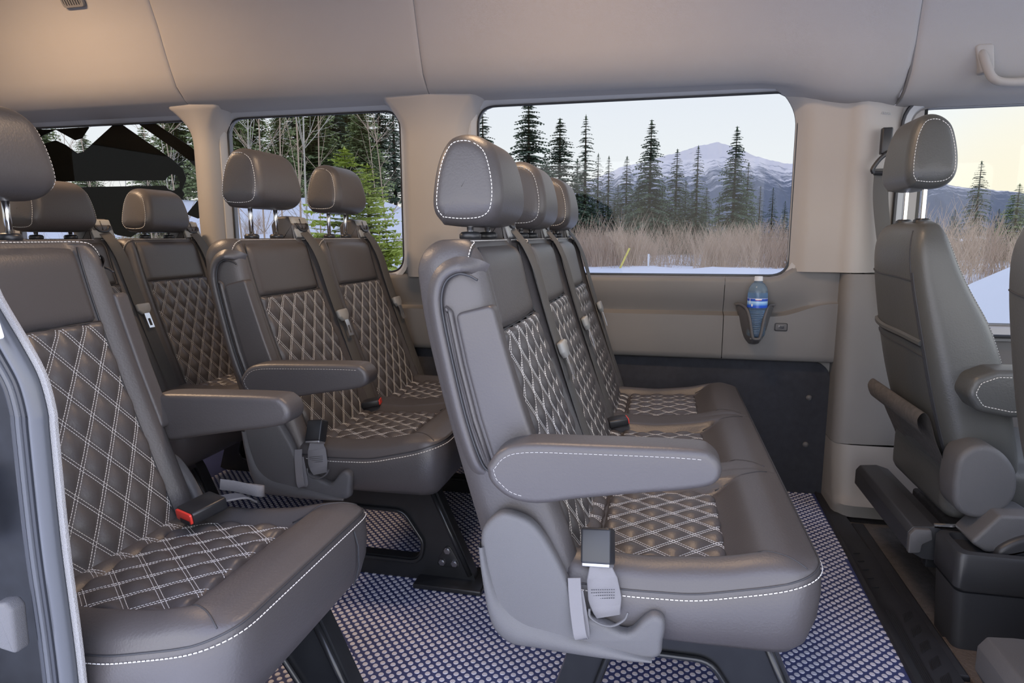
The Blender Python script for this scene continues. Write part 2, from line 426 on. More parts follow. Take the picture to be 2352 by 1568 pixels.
    for z, d in ((.236, .0), (.30, 0), (.50, 0), (.70, 0), (.828, 0)):
        y = interp(z, [.236, .83], [2.405, 2.436])
        loops.append([(.612, 2.54, z), (.612, y+.045, z), (.616, y+.022, z), (.628, y+.006, z), (.652, y, z), (.72, y+.004, z), (.86, y+.02, z), (.97, y+.10, z)])
    structure(obj('trim_6', loft(loops, False, False, False), M['panel'], None, True, 60), 'grey lower pillar trim behind the driver seat')
    loops = []
    for z, y in ((0.0, 2.325), (.03, 2.318), (.045, 2.312), (.055, 2.330), (.075, 2.346), (.12, 2.362), (.18, 2.382), (.2345, 2.400)):
        loops.append([(.612, 2.54, z), (.612, y+.05, z), (.618, y+.028, z), (.640, y+.006, z), (.67, y, z), (.78, y, z), (.92, y+.01, z), (1.0, y+.12, z)])
    structure(obj('trim_7', loft(loops, False, False, False), M['kick'], None, True, 60), 'pale grey kick trim at the foot of the front pillar')
build_far_wall()

# headliner ----------------------------------------------------------
HL = [(2.540, 1.466), (2.50, 1.470), (2.45, 1.476), (2.425, 1.481), (2.408, 1.488), (2.394, 1.498), (2.378, 1.512), (2.350, 1.542), (2.330, 1.59), (2.305, 1.66), (2.276, 1.75), (2.235, 1.85), (2.16, 1.94), (2.02, 2.00), (1.8, 2.03), (1.58, 2.04), (1.36, 2.03), (1.14, 2.00), (1.0, 1.94), (.92, 1.85), (.88, 1.75), (.85, 1.62), (.80, 1.52), (.74, 1.48), (.64, 1.46), (.60, 1.46)]
def lipz(x): return interp(x, [-3, -1.9, -.87, -.4, .30, .42, .52, .60, .74, 2], [1.494, 1.496, 1.487, 1.478, 1.470, 1.452, 1.418, 1.402, 1.398, 1.398])
def headliner_panel(x0, x1, label):
    n = max(6, int((x1-x0)/.05)); xs = [x0+.0015, x0+.004, x0+.010]+list(np.linspace(x0+.02, x1-.02, n))+[x1-.010, x1-.004, x1-.0015]
    def fn(x, k):
        y, z = HL[int(k)]; d = min(x-x0, x1-x); ins = .016*(1-math.sqrt(1-(1-min(1, d/.018))**2))
        fade = 1-sstep(1.50, 1.70, z)
        if int(k) > 14: fade = 0
        dz = (lipz(x)-1.487)*fade
        if int(k) < 3: dz = min(dz, 0)*.3 if x < .4 else dz
        c = max(0, .045-(x1-x))/.045 if abs(x1-.738) < .01 else 0
        if 3 <= int(k) <= 7: dz += .03*(1-math.sqrt(1-c*c))
        sgn = 1 if y > 1.58 else -1
        return (x, y+sgn*ins*(.6 if z > 1.5 else .2), z+dz+(ins*.5 if z > 1.9 else 0))
    o = obj('headliner_panel', grid(fn, xs, range(len(HL))), M['headliner'], ceil, True, 70); o['label'] = label
    return o
ceil = structure(obj('ceiling', box(-3.0, 2.0, .9, 2.3, 2.07, 2.10), M['headliner'], None, False), 'pale fabric headliner in four panels')
for x0, x1, l in ((-3.0, -1.905, 'rear headliner panel with the vent'), (-1.905, -.866, 'second headliner panel over the middle window'), (-.866, .738, 'long headliner panel over the front side window'), (.738, 2.0, 'front headliner panel above the driver door')):
    headliner_panel(x0, x1, l)
for x in (-1.905, -.866, .738):
    pts = [(x, y+(.012 if y > 1.58 else -.012), z+(lipz(x)-1.487)*(1-sstep(1.5, 1.7, z))*(1 if y > 2 else 0)) for y, z in HL[2:24]]
    obj('joint', tube(pts, .006, 6), M['panel'], ceil)
# exterior roof skin, body ends and near side (they shade the cabin)
def build_shell():
    structure(obj('wall_rear', ring_plate([(.60, -.03), (2.56, -.03), (2.56, 2.1), (.60, 2.1)], rrect(.95, 2.2, .85, 1.45, .08), 0, .03, 160), M['panel'], None, False), 'rear doors of the van')
    o = bpy.data.objects['wall_rear']; me = o.data
    for v in me.vertices: v.co = (-3.0+v.co.y, v.co.x, v.co.z)
    obj('pane', [[(-2.99, y, z) for y, z in rrect(.95, 2.2, .85, 1.45, .08)], [tuple(range(36))]], M['glass_tint'], o, False)
    # near side behind the door opening
    w = structure(obj('wall_right', ring_plate([(-3.0, -.03), (-1.00, -.03), (-1.00, 1.56), (-3.0, 1.56)], rrect(-2.7, -1.25, .82, 1.42, .07), .60, .64, 160), M['panel'], None, False), 'near side wall behind the door opening')
    obj('pane', [[(x, .62, z) for x, z in rrect(-2.7, -1.25, .82, 1.42, .07)], [tuple(range(36))]], M['glass_tint'], w, False)
    structure(obj('wall_right_top', box(-1.0, .62, .60, .66, 1.44, 1.56), M['panel'], None, False), 'rail above the door opening')
    structure(obj('door_2', ring_plate([(.62, -.03), (2.0, -.03), (2.0, 1.56), (.62, 1.56)], rrect(.72, 1.9, .70, 1.38, .06), .58, .64, 160), M['panel'], None, False), 'front passenger door')
    # driver door with its window
    hole = rrect(.805, 1.9, .655, 1.378, .065)
    d = structure(obj('door_1', ring_plate([(.70, -.03), (2.0, -.03), (2.0, 1.46), (.70, 1.46)], hole, 2.52, 2.57, 200), M['panel'], None, False), 'driver door with its side window')
    o1 = [(p[0], 2.535, p[1]) for p in hole]; o2 = [(p[0], 2.505, p[1]) for p in offset_poly(hole, -.010)]; o3 = [(p[0], 2.495, p[1]) for p in offset_poly(hole, -.030)]; o4 = [(p[0], 2.51, p[1]) for p in offset_poly(hole, -.055)]
    obj('window_frame', loft([o1, o2, o3, o4], True, False, False), M['sill_trim'], d)
    obj('door_seal', tube([(p[0], 2.494, p[1]) for p in offset_poly(hole, -.036)], .006, 6, closed=True), M['rubber_dark'], d)
    obj('pane', ([(p[0], 2.54, p[1]) for p in offset_poly(hole, -.004)], [tuple(range(len(hole)))]), M['glass_clear'], d, False)
    # dashboard and firewall at the front, windscreen above
    structure(obj('wall_front', box(2.0, 2.05, .6, 2.56, -.1, .80), M['plastic_dark'], None, False), 'dashboard end of the cabin')
    g = structure(obj('window_4', ([(2.03, .6, .80), (2.03, 2.56, .80), (1.98, 2.3, 2.05), (1.98, .9, 2.05)], [(0, 1, 2, 3)]), M['glass_screen'], None, False), 'windscreen')
    # front cab floor
    structure(obj('floor_front', box(.60, 2.0, .62, 2.53, -.06, -.022), M['carpet_floor'], None, False), 'grey carpet of the driver area')
build_shell()
def build_step():
    """black ribbed plastic step trim across the van in front of the bench"""
    pr = [(.0, -.02), (.0, .004), (.004, .009), (.014, .010), (.020, .006), (.05, .005), (.07, .006), (.105, .002), (.115, -.012), (.118, -.03)]
    ys = list(np.linspace(1.0, 2.53, 40))
    def ex(y): return .5600 if y < 1.44 else .5600+(y-1.44)*.0265
    def wd(y): return interp(y, [1.0, 1.45, 1.75, 1.80, 2.05, 2.1, 2.53], [1.05, 1.05, 1.0, .80, .78, .72, .55])
    o = structure(obj('trim_8', grid(lambda y, k: (ex(y)+pr[int(k)][0]*wd(y), y, pr[int(k)][1]), ys, range(len(pr))), M['sill_black'], None, True, 40), 'black plastic step trim between the studded floor and the cab')
    for k in range(5):
        obj('rib', tube([(ex(y)+(.026+.0045*k)*1.0, y, .0065) for y in np.linspace(1.05, 1.72, 10)], .0012, 5), M['plastic_black'], o)
    for j in range(6):
        y0 = 1.36+j*.062
        for k in range(7):
            obj('rib', tube([(ex(y0)+.056+.0042*k, y0+.004*k, .0066), (ex(y0)+.062+.0042*k, y0+.036+.004*k, .0066)], .0011, 5), M['plastic_black'], o)
    for j in range(5):
        y0 = 1.83+j*.05
        obj('rib', tube([(ex(y0)+.022, y0, .0066), (ex(y0)+.040, y0+.006, .0066)], .0016, 5), M['plastic_black'], o)
    structure(obj('trim_9', box(.66, .70, 1.5, 2.30, -.03, -.008, .006), M['sill_black']), 'narrow black strip along the cab carpet')
    structure(obj('floor_mat', box(.70, 1.4, .9, 1.66, -.026, -.012, .004), M['mat_brown']), 'brown rubber mat in front of the passenger seat')
build_step()

# near edge of the door opening ---------------------------------------
def build_door_edge():
    y = .640; k = .640/.72
    path = [(-.935, .955), (-.905, .905), (-.892, .875), (-.857, .815), (-.835, .77), (-.826, .72), (-.827, .685), (-.831, .52), (-.829, .347), (-.832, .20), (-.835, -.02)]
    P = catmull([np.array((x*k, y, .9611-(.9611-z)*k)) for x, z in path], 6)
    P = [np.array((p[0], y, p[2])) for p in P]; P.append(np.array((P[-1][0], y, -.25)))
    w = bpy.data.objects['wall_right']
    def off(d, dy): 
        Q = offset_poly([(p[0], p[2]) for p in P]+[(-3, -.25), (-3, .955)], d)[:len(P)]
        return [(q[0], y+dy, q[1]) for q in Q]
    s = structure(obj('trim_10', ribbon(off(.004, .004), (1, 0, .05), .009, .005), M['fabric_edge']), 'pale fabric edge of the rear door seal')
    s = structure(obj('trim_11', tube(off(.0195, -.002), .0115, 12), M['rubber']), 'wide grey rubber door seal at the left edge')
    obj('bead', tube(off(.0335, -.008), .0040, 8), M['rubber_dark'], s)
    obj('bead', tube(off(.0410, -.010), .0042, 8), M['rubber'], s)
    obj('bead', tube(off(.0490, -.009), .0045, 8), M['rubber_dark'], s)
    A = off(.010, .010); B = off(.055, -.002); C = off(.058, .018); D = [(-1.3, y+.02, p[2]) for p in A]
    structure(obj('wall_right_pillar', loft([A, B, C, D], False, False, False), M['body_black'], None, True, 40), 'black painted body edge outside the door seal')
    structure(obj('trim_13', prism(round_poly([(-.775, .842), (-.757, .842), (-.772, .905), (-.80, .905)], .004, 3), .605, .612, 'y', .002, 2), M['white_plastic']), 'small white trim end at the left edge above the door seal')
    # latch, bump stop and sill on the body edge
    b = tag(obj('bump_stop', prism(round_poly([(-.014, -.032), (.015, -.036), (.017, .026), (.008, .036), (-.013, .032)], .006, 4), -.022, .0, 'y', .005, 3), M['plastic_grey'], None, True, 40, (-.815, .628, .462)), 'grey rubber bump stop on the black body edge', 'bump stop')
    l = empty('door_latch', 'bright steel door striker at the far left edge', 'latch', (-.872, .638, .60))
    obj('plate', prism(rrect(-.022, .012, -.05, .06, .008, 3), -.006, 0, 'y', .002, 2), M['grey_metal'], l)
    obj('striker_loop', tube(catmull([np.array(p) for p in [(-.01, 0, -.03), (-.01, -.03, -.028), (-.008, -.034, 0), (-.01, -.03, .028), (-.01, 0, .03)]], 5), .006, 8), M['steel'], l)
    structure(obj('trim_12', box(-1.2, -.735, .56, .66, .285, .30, .004), M['grey_metal'], None), 'bare metal sill below the door edge')
build_door_edge()
# lamps in the roof and the rear vent -------------------------------
def dome_lamp(x, label, power):
    l = empty('dome_lamp', label, 'lamp', (x, 1.58, 2.035))
    obj('housing', prism(rrect(-.22, .22, -.065, .065, .02, 4), -.012, 0, 'z', .005, 3), M['lamp_case'], l)
    m = bpy.data.materials.get('lamp_lens')
    if not m:
        m = bpy.data.materials.new('lamp_lens'); m.use_nodes = True; p = m.node_tree.nodes['Principled BSDF']
        p.inputs['Emission Color'].default_value = (1, .72, .45, 1); p.inputs['Emission Strength'].default_value = 3; p.inputs['Base Color'].default_value = (.8, .75, .7, 1)
    obj('lens', prism(rrect(-.20, .20, -.05, .05, .014, 4), -.016, -.011, 'z', .002, 2), m, l)
    ld = bpy.data.lights.new('dome_light', 'AREA'); ld.shape = 'RECTANGLE'; ld.size = .40; ld.size_y = .10; ld.energy = power; ld.color = (1, .68, .42)
    lo = bpy.data.objects.new('dome_light', ld); COL.objects.link(lo); lo.parent = l; lo.location = (0, 0, -.02)
dome_lamp(-2.25, 'warm dome lamp in the middle of the rear headliner', 16)
dome_lamp(-.30, 'warm dome lamp in the headliner above the front bench', 7)
def vent():
    v = empty('ceiling_vent', 'small slotted grey vent at the top left of the headliner', 'vent', (-2.225, 2.222, 1.857))
    n = np.array((0, -.86, -.5)); u = np.array((1, 0, 0)); t = np.array((0, -.5, .86))
    def q(a, b, d): return tuple(u*a+t*b+n*d)
    o = rrect(-.05, .05, -.03, .05, .016, 5); h = rrect(-.040, .040, -.020, .040, .012, 5)
    obj('bezel', loft([[q(*p, 0) for p in o], [q(*p, .008) for p in offset_poly(o, .003)], [q(*p, .008) for p in h], [q(*p, .0) for p in h]], True, False, True), M['panel'], v)
    for k in range(7): obj('slat', loft([[q(-.034+.0113*k+a, b, d) for a, b, d in ((-.003, e, .002), (.003, e, .002), (.003, e, .007), (-.003, e, .007))] for e in (-.02, .04)]), M['panel'], v)
vent()
# ================================================================== seats
SW = .447                       # width of one seat place
FZ = [.33, .36, .40, .51, .61, .69, .79, .88, .93, .957]
FX = [-.108, -.118, -.131, -.172, -.204, -.232, -.266, -.288, -.298, -.306]
RX = [-.262, -.272, -.286, -.314, -.345, -.366, -.388, -.403, -.410, -.412]
def Ff(z): return interp(z, FZ, FX)
def Rf(z): return interp(z, FZ, RX)
# smooth the measured curves
_zz = np.linspace(.33, .957, 60)
_pf = np.poly1d(np.polyfit(FZ, FX, 4)); _pr = np.poly1d(np.polyfit(FZ, RX, 4))
def Ff(z): return float(_pf(z))
def Rf(z): return float(_pr(z))
def hw_back(z): return SW/2-.002-.010*sstep(.80, .96, z)
def bolster(s): return -.006+.022*sstep(.148, .190, abs(s))
def back_section(z, inset=0., nf=44, nr=16):
    hw = hw_back(z)-inset; F = Ff(z)-inset; R = Rf(z)+inset; rF = .040; rR = .045
    L = []
    for i in range(nf+1):
        a = -1+2*i/nf; s = hw*math.copysign(1-(1-abs(a))**1.25, a)
        t = max(0, (abs(s)-(hw-rF))/rF); er = rF*(1-math.sqrt(max(0, 1-t*t)))
        L.append((F+bolster(s)-er, s, z))
    for i in range(nr+1):
        a = 1-2*i/nr; s = hw*math.copysign(1-(1-abs(a))**1.25, a)
        t = max(0, (abs(s)-(hw-rR))/rR); er = rR*(1-math.sqrt(max(0, 1-t*t)))
        L.append((R+er, s, z))
    return L
def back_body():
    loops = [back_section(z) for z in np.linspace(.35, .900, 38)]
    for k in range(1, 11):
        a = k/10*PI/2*.97; ins = .036*(1-math.cos(a)); z = .900+.057*math.sin(a); extra = .022*(1-math.cos(a))
        F0 = Ff(.900); L = []
        for x, s, _ in back_section(.900, ins*.75):
            w = min(1, max(0, (F0-x)/.13)); L.append((x+extra*w+(Ff(min(.957, z))-F0)*(1-w), s*(1-.02*math.sin(a)**3), z-.004*w))
        loops.append(L)
    return loft(loops)
# quilting -----------------------------------------------------------
QW, QH = .060, .080
def quilt_h(a, b, per, hq):
    da = abs(a-round(a)); db = abs(b-round(b))
    g = []
    for d in (da, db):
        t = max(0, d-.055)/.445; g.append(1-(1-min(1, t))**2.2)
    return hq*g[0]*g[1]
BQ = (-.158, .158, .395, .798)
def edge_drop(s, z, R, w=.014, dep=.009):
    d = min(s-R[0], R[1]-s, z-R[2], R[3]-z); t = min(1, max(0, d/w)); return -dep*(1-math.sqrt(1-(1-t)**2))
def back_quilt_pt(s, z, lift=0.):
    x = Ff(z)+.004+quilt_h(s/QW+z/QH, s/QW-z/QH, .048, .0075)+edge_drop(s, z, BQ)
    # very slight crown
    x += .006*(1-(s/.158)**2)
    return np.array((x+lift, s, z))
BU = (-.158, .158, .798, .942)
def back_upper_pt(s, z):
    ri = min(.999, max(0, (z-.900)/.057)); ri = .036*(1-math.sqrt(1-ri*ri))*.75
    x = Ff(z)-ri+.003+edge_drop(s, z, BU, .022, .012)+.009*(1-(s/.158)**2)
    return np.array((x, s, z))
def patch(fn, R, nu, nv):
    U = np.linspace(R[0], R[1], nu); Vv = np.linspace(R[2], R[3], nv)
    return grid(lambda u, v: tuple(fn(u, v)), U, Vv)
def surf_normal(fn, u, v, ref, h=.002):
    a = fn(u+h, v)-fn(u-h, v); b = fn(u, v+h)-fn(u, v-h); n = np.cross(a, b); n /= np.linalg.norm(n)+1e-12
    return n if n@np.array(ref) > 0 else -n
def quilt_paths(fn, R, pw, ph, off, ref, lift=.0006):
    """two parallel rows of stitching along every line of both families"""
    u0, u1, v0, v1 = R; out = []
    for fam in (1, -1):
        g = math.hypot(1/pw, 1/ph)
        vals = [u/pw+fam*v/ph for u in (u0, u1) for v in (v0, v1)]
        for k in range(math.floor(min(vals)), math.ceil(max(vals))+1):
            for o in (-off, off):
                c = k+o*g; path = []
                for v in np.linspace(v0+.002, v1-.002, 90):
                    u = (c-fam*v/ph)*pw
                    if u0+.002 < u < u1-.002:
                        n = surf_normal(fn, u, v, ref, .006); path.append((fn(u, v)+n*lift, n))
                    elif path: out.append(path); path = []
                if path: out.append(path)
    return out
# headrest -----------------------------------------------------------
HP = [(-.046, .004), (-.005, 0), (.036, .004), (.060, .024), (.066, .062), (.058, .112), (.042, .148), (.008, .168), (-.030, .163), (-.052, .130), (-.062, .080), (-.062, .030)]
def head_profile():
    p = [np.array(q) for q in HP]; out = catmull(p+[p[0]], 5)[:-1]; return np.array(out)
HPF = head_profile()*np.array((1., .965))
def head_hw(z): return interp(z, [0, .04, .168], [.113, .120, .100])
def head_ring(ins, lat, side=1):
    P = offset_poly(HPF, ins)
    return [(p[0], side*(head_hw(p[1])-lat), p[1]) for p in P]
def head_body():
    r = .034; rings = []
    for k in range(9):
        a = k/8*PI/2; rings.append(head_ring(r*(1-math.sin(a))*.8+.0, r*(1-math.cos(a))-0*k, -1))
    rings.append([(p[0], 0, p[1]) for p in HPF])
    for k in range(9):
        a = PI/2-k/8*PI/2; rings.append(head_ring(r*(1-math.sin(a))*.8, r*(1-math.cos(a)), 1))
    # flat side panels close the ends with a slight crown
    cen = HPF.mean(0)
    def shrink(R, q): return [(cen[0]+(p[0]-cen[0])*q, math.copysign(head_hw(cen[1]+(p[2]-cen[1])*q)+.002*(1-q*q), p[1]), cen[1]+(p[2]-cen[1])*q) for p in R]
    return loft([shrink(rings[0], q) for q in (.12, .4, .65, .85)]+rings+[shrink(rings[-1], q) for q in (.85, .65, .4, .12)])
def head_stitch():
    r = .034; paths = []
    for side in (-1, 1):
        a = .30*PI/2
        R = head_ring(r*(1-math.sin(a))*.8, r*(1-math.cos(a)), side); n = len(R)
        cen = HPF.mean(0); path = []
        for i in range(n+1):
            p = R[(i+34) % n]
            if p[2] > .160: continue
            nn = np.array((p[0]-cen[0], side*.10, p[2]-cen[1])); nn /= np.linalg.norm(nn)
            path.append((np.array(p)+nn*.0008, nn))
        paths.append(path)
    return stitch_geo(paths, .0046, .0022, .0008)
# cushion ------------------------------------------------------------
CQ = (-.092, .128, -.156, .156)          # x0 x1 s0 s1 of the quilted insert
zw = smooth_curve([-.30, -.17, -.04, .07, .19, .262, .33], [.394, .391, .386, .391, .420, .446, .462], .05)
def rr_dist(x, s, x0, x1, s1, r):
    """inside distance to a rounded rectangle"""
    cx = (x0+x1)/2; qx = abs(x-cx)-((x1-x0)/2-r); qs = abs(s)-(s1-r)
    return -(math.hypot(max(qx, 0), max(qs, 0))+min(max(qx, qs), 0)-r)
ZB = smooth_curve([-.30, -.17, 0, .12, .17, .21, .26, .34], [.432, .432, .428, .442, .456, .462, .457, .45], .04)
def cush_top(x, s, n):
    k = (s/SW)+(n-1)/2; sp = (k-round(min(max(k, 0), n-1)))*SW
    zi = interp(x, [-.17, -.09, .13, .26], [.406, .402, .412, .42]); zb = ZB(x)
    ms = sstep(.142, .178, abs(sp)); mx = sstep(.105, .185, x)
    e = .010*math.exp(-((abs(sp)-SW/2)/.006)**2)*(1 if abs(s) < n*SW/2-.05 else 0)*sstep(.1, .2, x)
    return zi+(zb-zi)*max(ms, mx)-.004-.35*e
def cush_pt(x, s, n, s1):
    d = max(0, rr_dist(x, s, -.175, .262, s1, .055)); t = min(1, d/.05)
    return zw(x)+(cush_top(x, s, n)-zw(x))*math.sqrt(1-(1-t)**2)
def cush_outline(n):
    s1 = n*SW/2; o = round_poly([(-.175, -s1), (.262, -s1), (.262, s1), (-.175, s1)], [.03, .065, .065, .03], 10)
    # resample finely
    P = np.array(o+[o[0]]); d = np.r_[0, np.cumsum(np.linalg.norm(np.diff(P, axis=0), axis=1))]; N = int(d[-1]/.008)
    q = np.linspace(0, d[-1], N, endpoint=False)
    return np.stack([np.interp(q, d, P[:, 0]), np.interp(q, d, P[:, 1])], 1)
def cushion_geo(n):
    O = cush_outline(n); s1 = n*SW/2; rings = []
    for out, f in ((-.09, 0), (-.05, .01), (-.022, .07), (-.004, .2), (.007, .45), (.009, .7), (.006, .9), (.001, .985)):
        P = offset_poly(O, -out) if out else O
        rings.append([(p[0]-(.006*(1-f) if p[0] > .2 else 0), p[1], .283+(zw(min(.262, max(-.17, p[0])))-.283)*f) for p in P])
    for lam in list(np.linspace(0, .34, 16))+list(np.linspace(.38, 1, 22)):
        L = []
        for p in O:
            c = np.array((.045, max(-(s1-.2), min(s1-.2, p[1])) if n > 1 else p[1]*.05)); q = p*(1-lam)+c*lam
            L.append((q[0], q[1], cush_pt(q[0], q[1], n, s1)))
        rings.append(L)
    return loft(rings, True, True, False)
def cush_seam(n):
    O = cush_outline(n)
    g = tube([(p[0]*1.0+(.001 if p[0] > .2 else 0), p[1]*1.0, zw(p[0])-.001) for p in offset_poly(O, -.0008)], .0017, 6, closed=True)
    gs = [g]; s1 = n*SW/2
    for k in range(n):
        c = (k-(n-1)/2)*SW
        for sg in (-1, 1):
            P = catmull([np.array(q) for q in [(.128, c+sg*.157), (.165, c+sg*.168), (.205, c+sg*.186), (.238, c+sg*.207)]], 6)
            gs.append(tube([(q[0], q[1], cush_pt(q[0], q[1], n, s1)+.0002) for q in P], .0013, 5))
    return join(*gs)
def cush_stitch(n):
    O = offset_poly(cush_outline(n), -.0065); path = []
    P0 = cush_outline(n)
    for p, o in zip(O, P0):
        if o[0] < -.12: continue
        nn = np.array((p[0]-o[0], p[1]-o[1], 0)); nn /= np.linalg.norm(nn)
        path.append((np.array((p[0], p[1], zw(o[0])-.0095)), nn))
    # the outline starts at the rear near corner, so the path is already continuous
    return stitch_geo([path], .0052, .0024, .0009)
def cush_quilt_pt(x, s):
    z = interp(x, [-.17, -.09, .13, .26], [.406, .402, .412, .42])+.001+quilt_h(x/.076+s/QW, x/.076-s/QW, .047, .0075)
    R = CQ; d = min(x-R[0], R[1]-x, s-R[2], R[3]-s); t = min(1, max(0, d/.012)); z += -.010*(1-math.sqrt(1-(1-t)**2))
    return np.array((x, s, z+.006*(1-(s/.156)**2)))
RQ = (-.150, -.092, -.150, .150)
def roll_pt(x, s):
    t = (x-RQ[0])/(RQ[1]-RQ[0]); z = .392+.016*math.sin(PI*min(1, max(0, t)))**.7+.003*quilt_h(x/.116+s/QW, x/.116-s/QW, .04, 1.)
    return np.array((x, s, z))
# armrest, side shield, pads, frame ----------------------------------
ARM = [(-.262, .598), (-.240, .626), (-.200, .640), (-.10, .645), (.05, .649), (.082, .643), (.097, .622), (.088, .598), (.05, .585), (-.02, .573), (-.113, .556), (-.180, .542), (-.225, .548), (-.255, .572)]
def arm_geo():
    o = catmull([np.array(p) for p in ARM+[ARM[0]]], 4)[:-1]
    return prism([tuple(p) for p in o], -.056, .010, 'y', .012, 5)
def arm_stitch(side=-1):
    P = catmull([np.array(p) for p in ARM], 4); Q = offset_poly(P, .013); path = []
    for p in list(Q[30:])+list(Q[:30]): path.append((np.array((p[0], -.0566, p[1])), np.array((0, -1., 0))))
    a = [(np.array((p[0], -.0552, p[1])), np.array((0, -1., 0))) for p in Q]
    seq = a[46:]+a[:19]
    return stitch_geo([seq], .0052, .0024, .0009)
SHELL = [(-.281, .440), (-.276, .480), (-.250, .508), (-.222, .510), (-.188, .494), (-.155, .448), (-.128, .392), (-.112, .352), (-.075, .338), (-.035, .324), (-.008, .352), (.008, .362), (.024, .352), (.022, .318), (.008, .284), (-.097, .279), (-.225, .283), (-.258, .318)]
RIM = [(-.283, .430), (-.271, .440), (-.262, .400), (-.246, .352), (-.214, .324), (-.130, .308), (-.04, .292), (.006, .285), (-.097, .276), (-.228, .281), (-.262, .316)]
def shell_geo():
    o = catmull([np.array(p) for p in SHELL+[SHELL[0]]], 4)[:-1]
    return prism([tuple(p) for p in o], -.030, -.002, 'y', .010, 4)
def rim_geo():
    out = catmull([np.array(p) for p in [(-.282, .452), (-.277, .400), (-.262, .318), (-.232, .283), (-.18, .279), (-.097, .277), (-.04, .279), (.006, .283)]], 6)
    inn = catmull([np.array(p) for p in [(-.272, .450), (-.262, .400), (-.243, .350), (-.208, .322), (-.160, .312), (-.097, .303), (-.04, .294), (.006, .288)]], 6)
    loops = []
    for a, b in zip(out, inn):
        loops.append([(q[0], y, q[1]) for q, y in ((a, -.010), (a, -.031), (a*.85+b*.15, -.0365), (a*.5+b*.5, -.0375), (a*.2+b*.8, -.0345), (b, -.029))])
    return loft(loops, False, False, False)
FR_OUT = round_poly([(-.205, .0), (-.115, .285), (.20, .285), (.318, .012), (.318, 0)], [.01, .02, .03, .01, .003], 4)
FR_HOLE = round_poly([(-.105, .062), (-.062, .195), (.105, .195), (.158, .115), (.150, .062)], [.03, .03, .04, .03, .03], 5)
def frame_geo(): return ring_plate(FR_OUT, FR_HOLE, 0, .035)
def cyl_y(x, z, y0, y1, r, n=12): return loft([[(x+r*math.cos(2*PI*k/n), y, z+r*math.sin(2*PI*k/n)) for k in range(n)] for y in (y0, y1)])

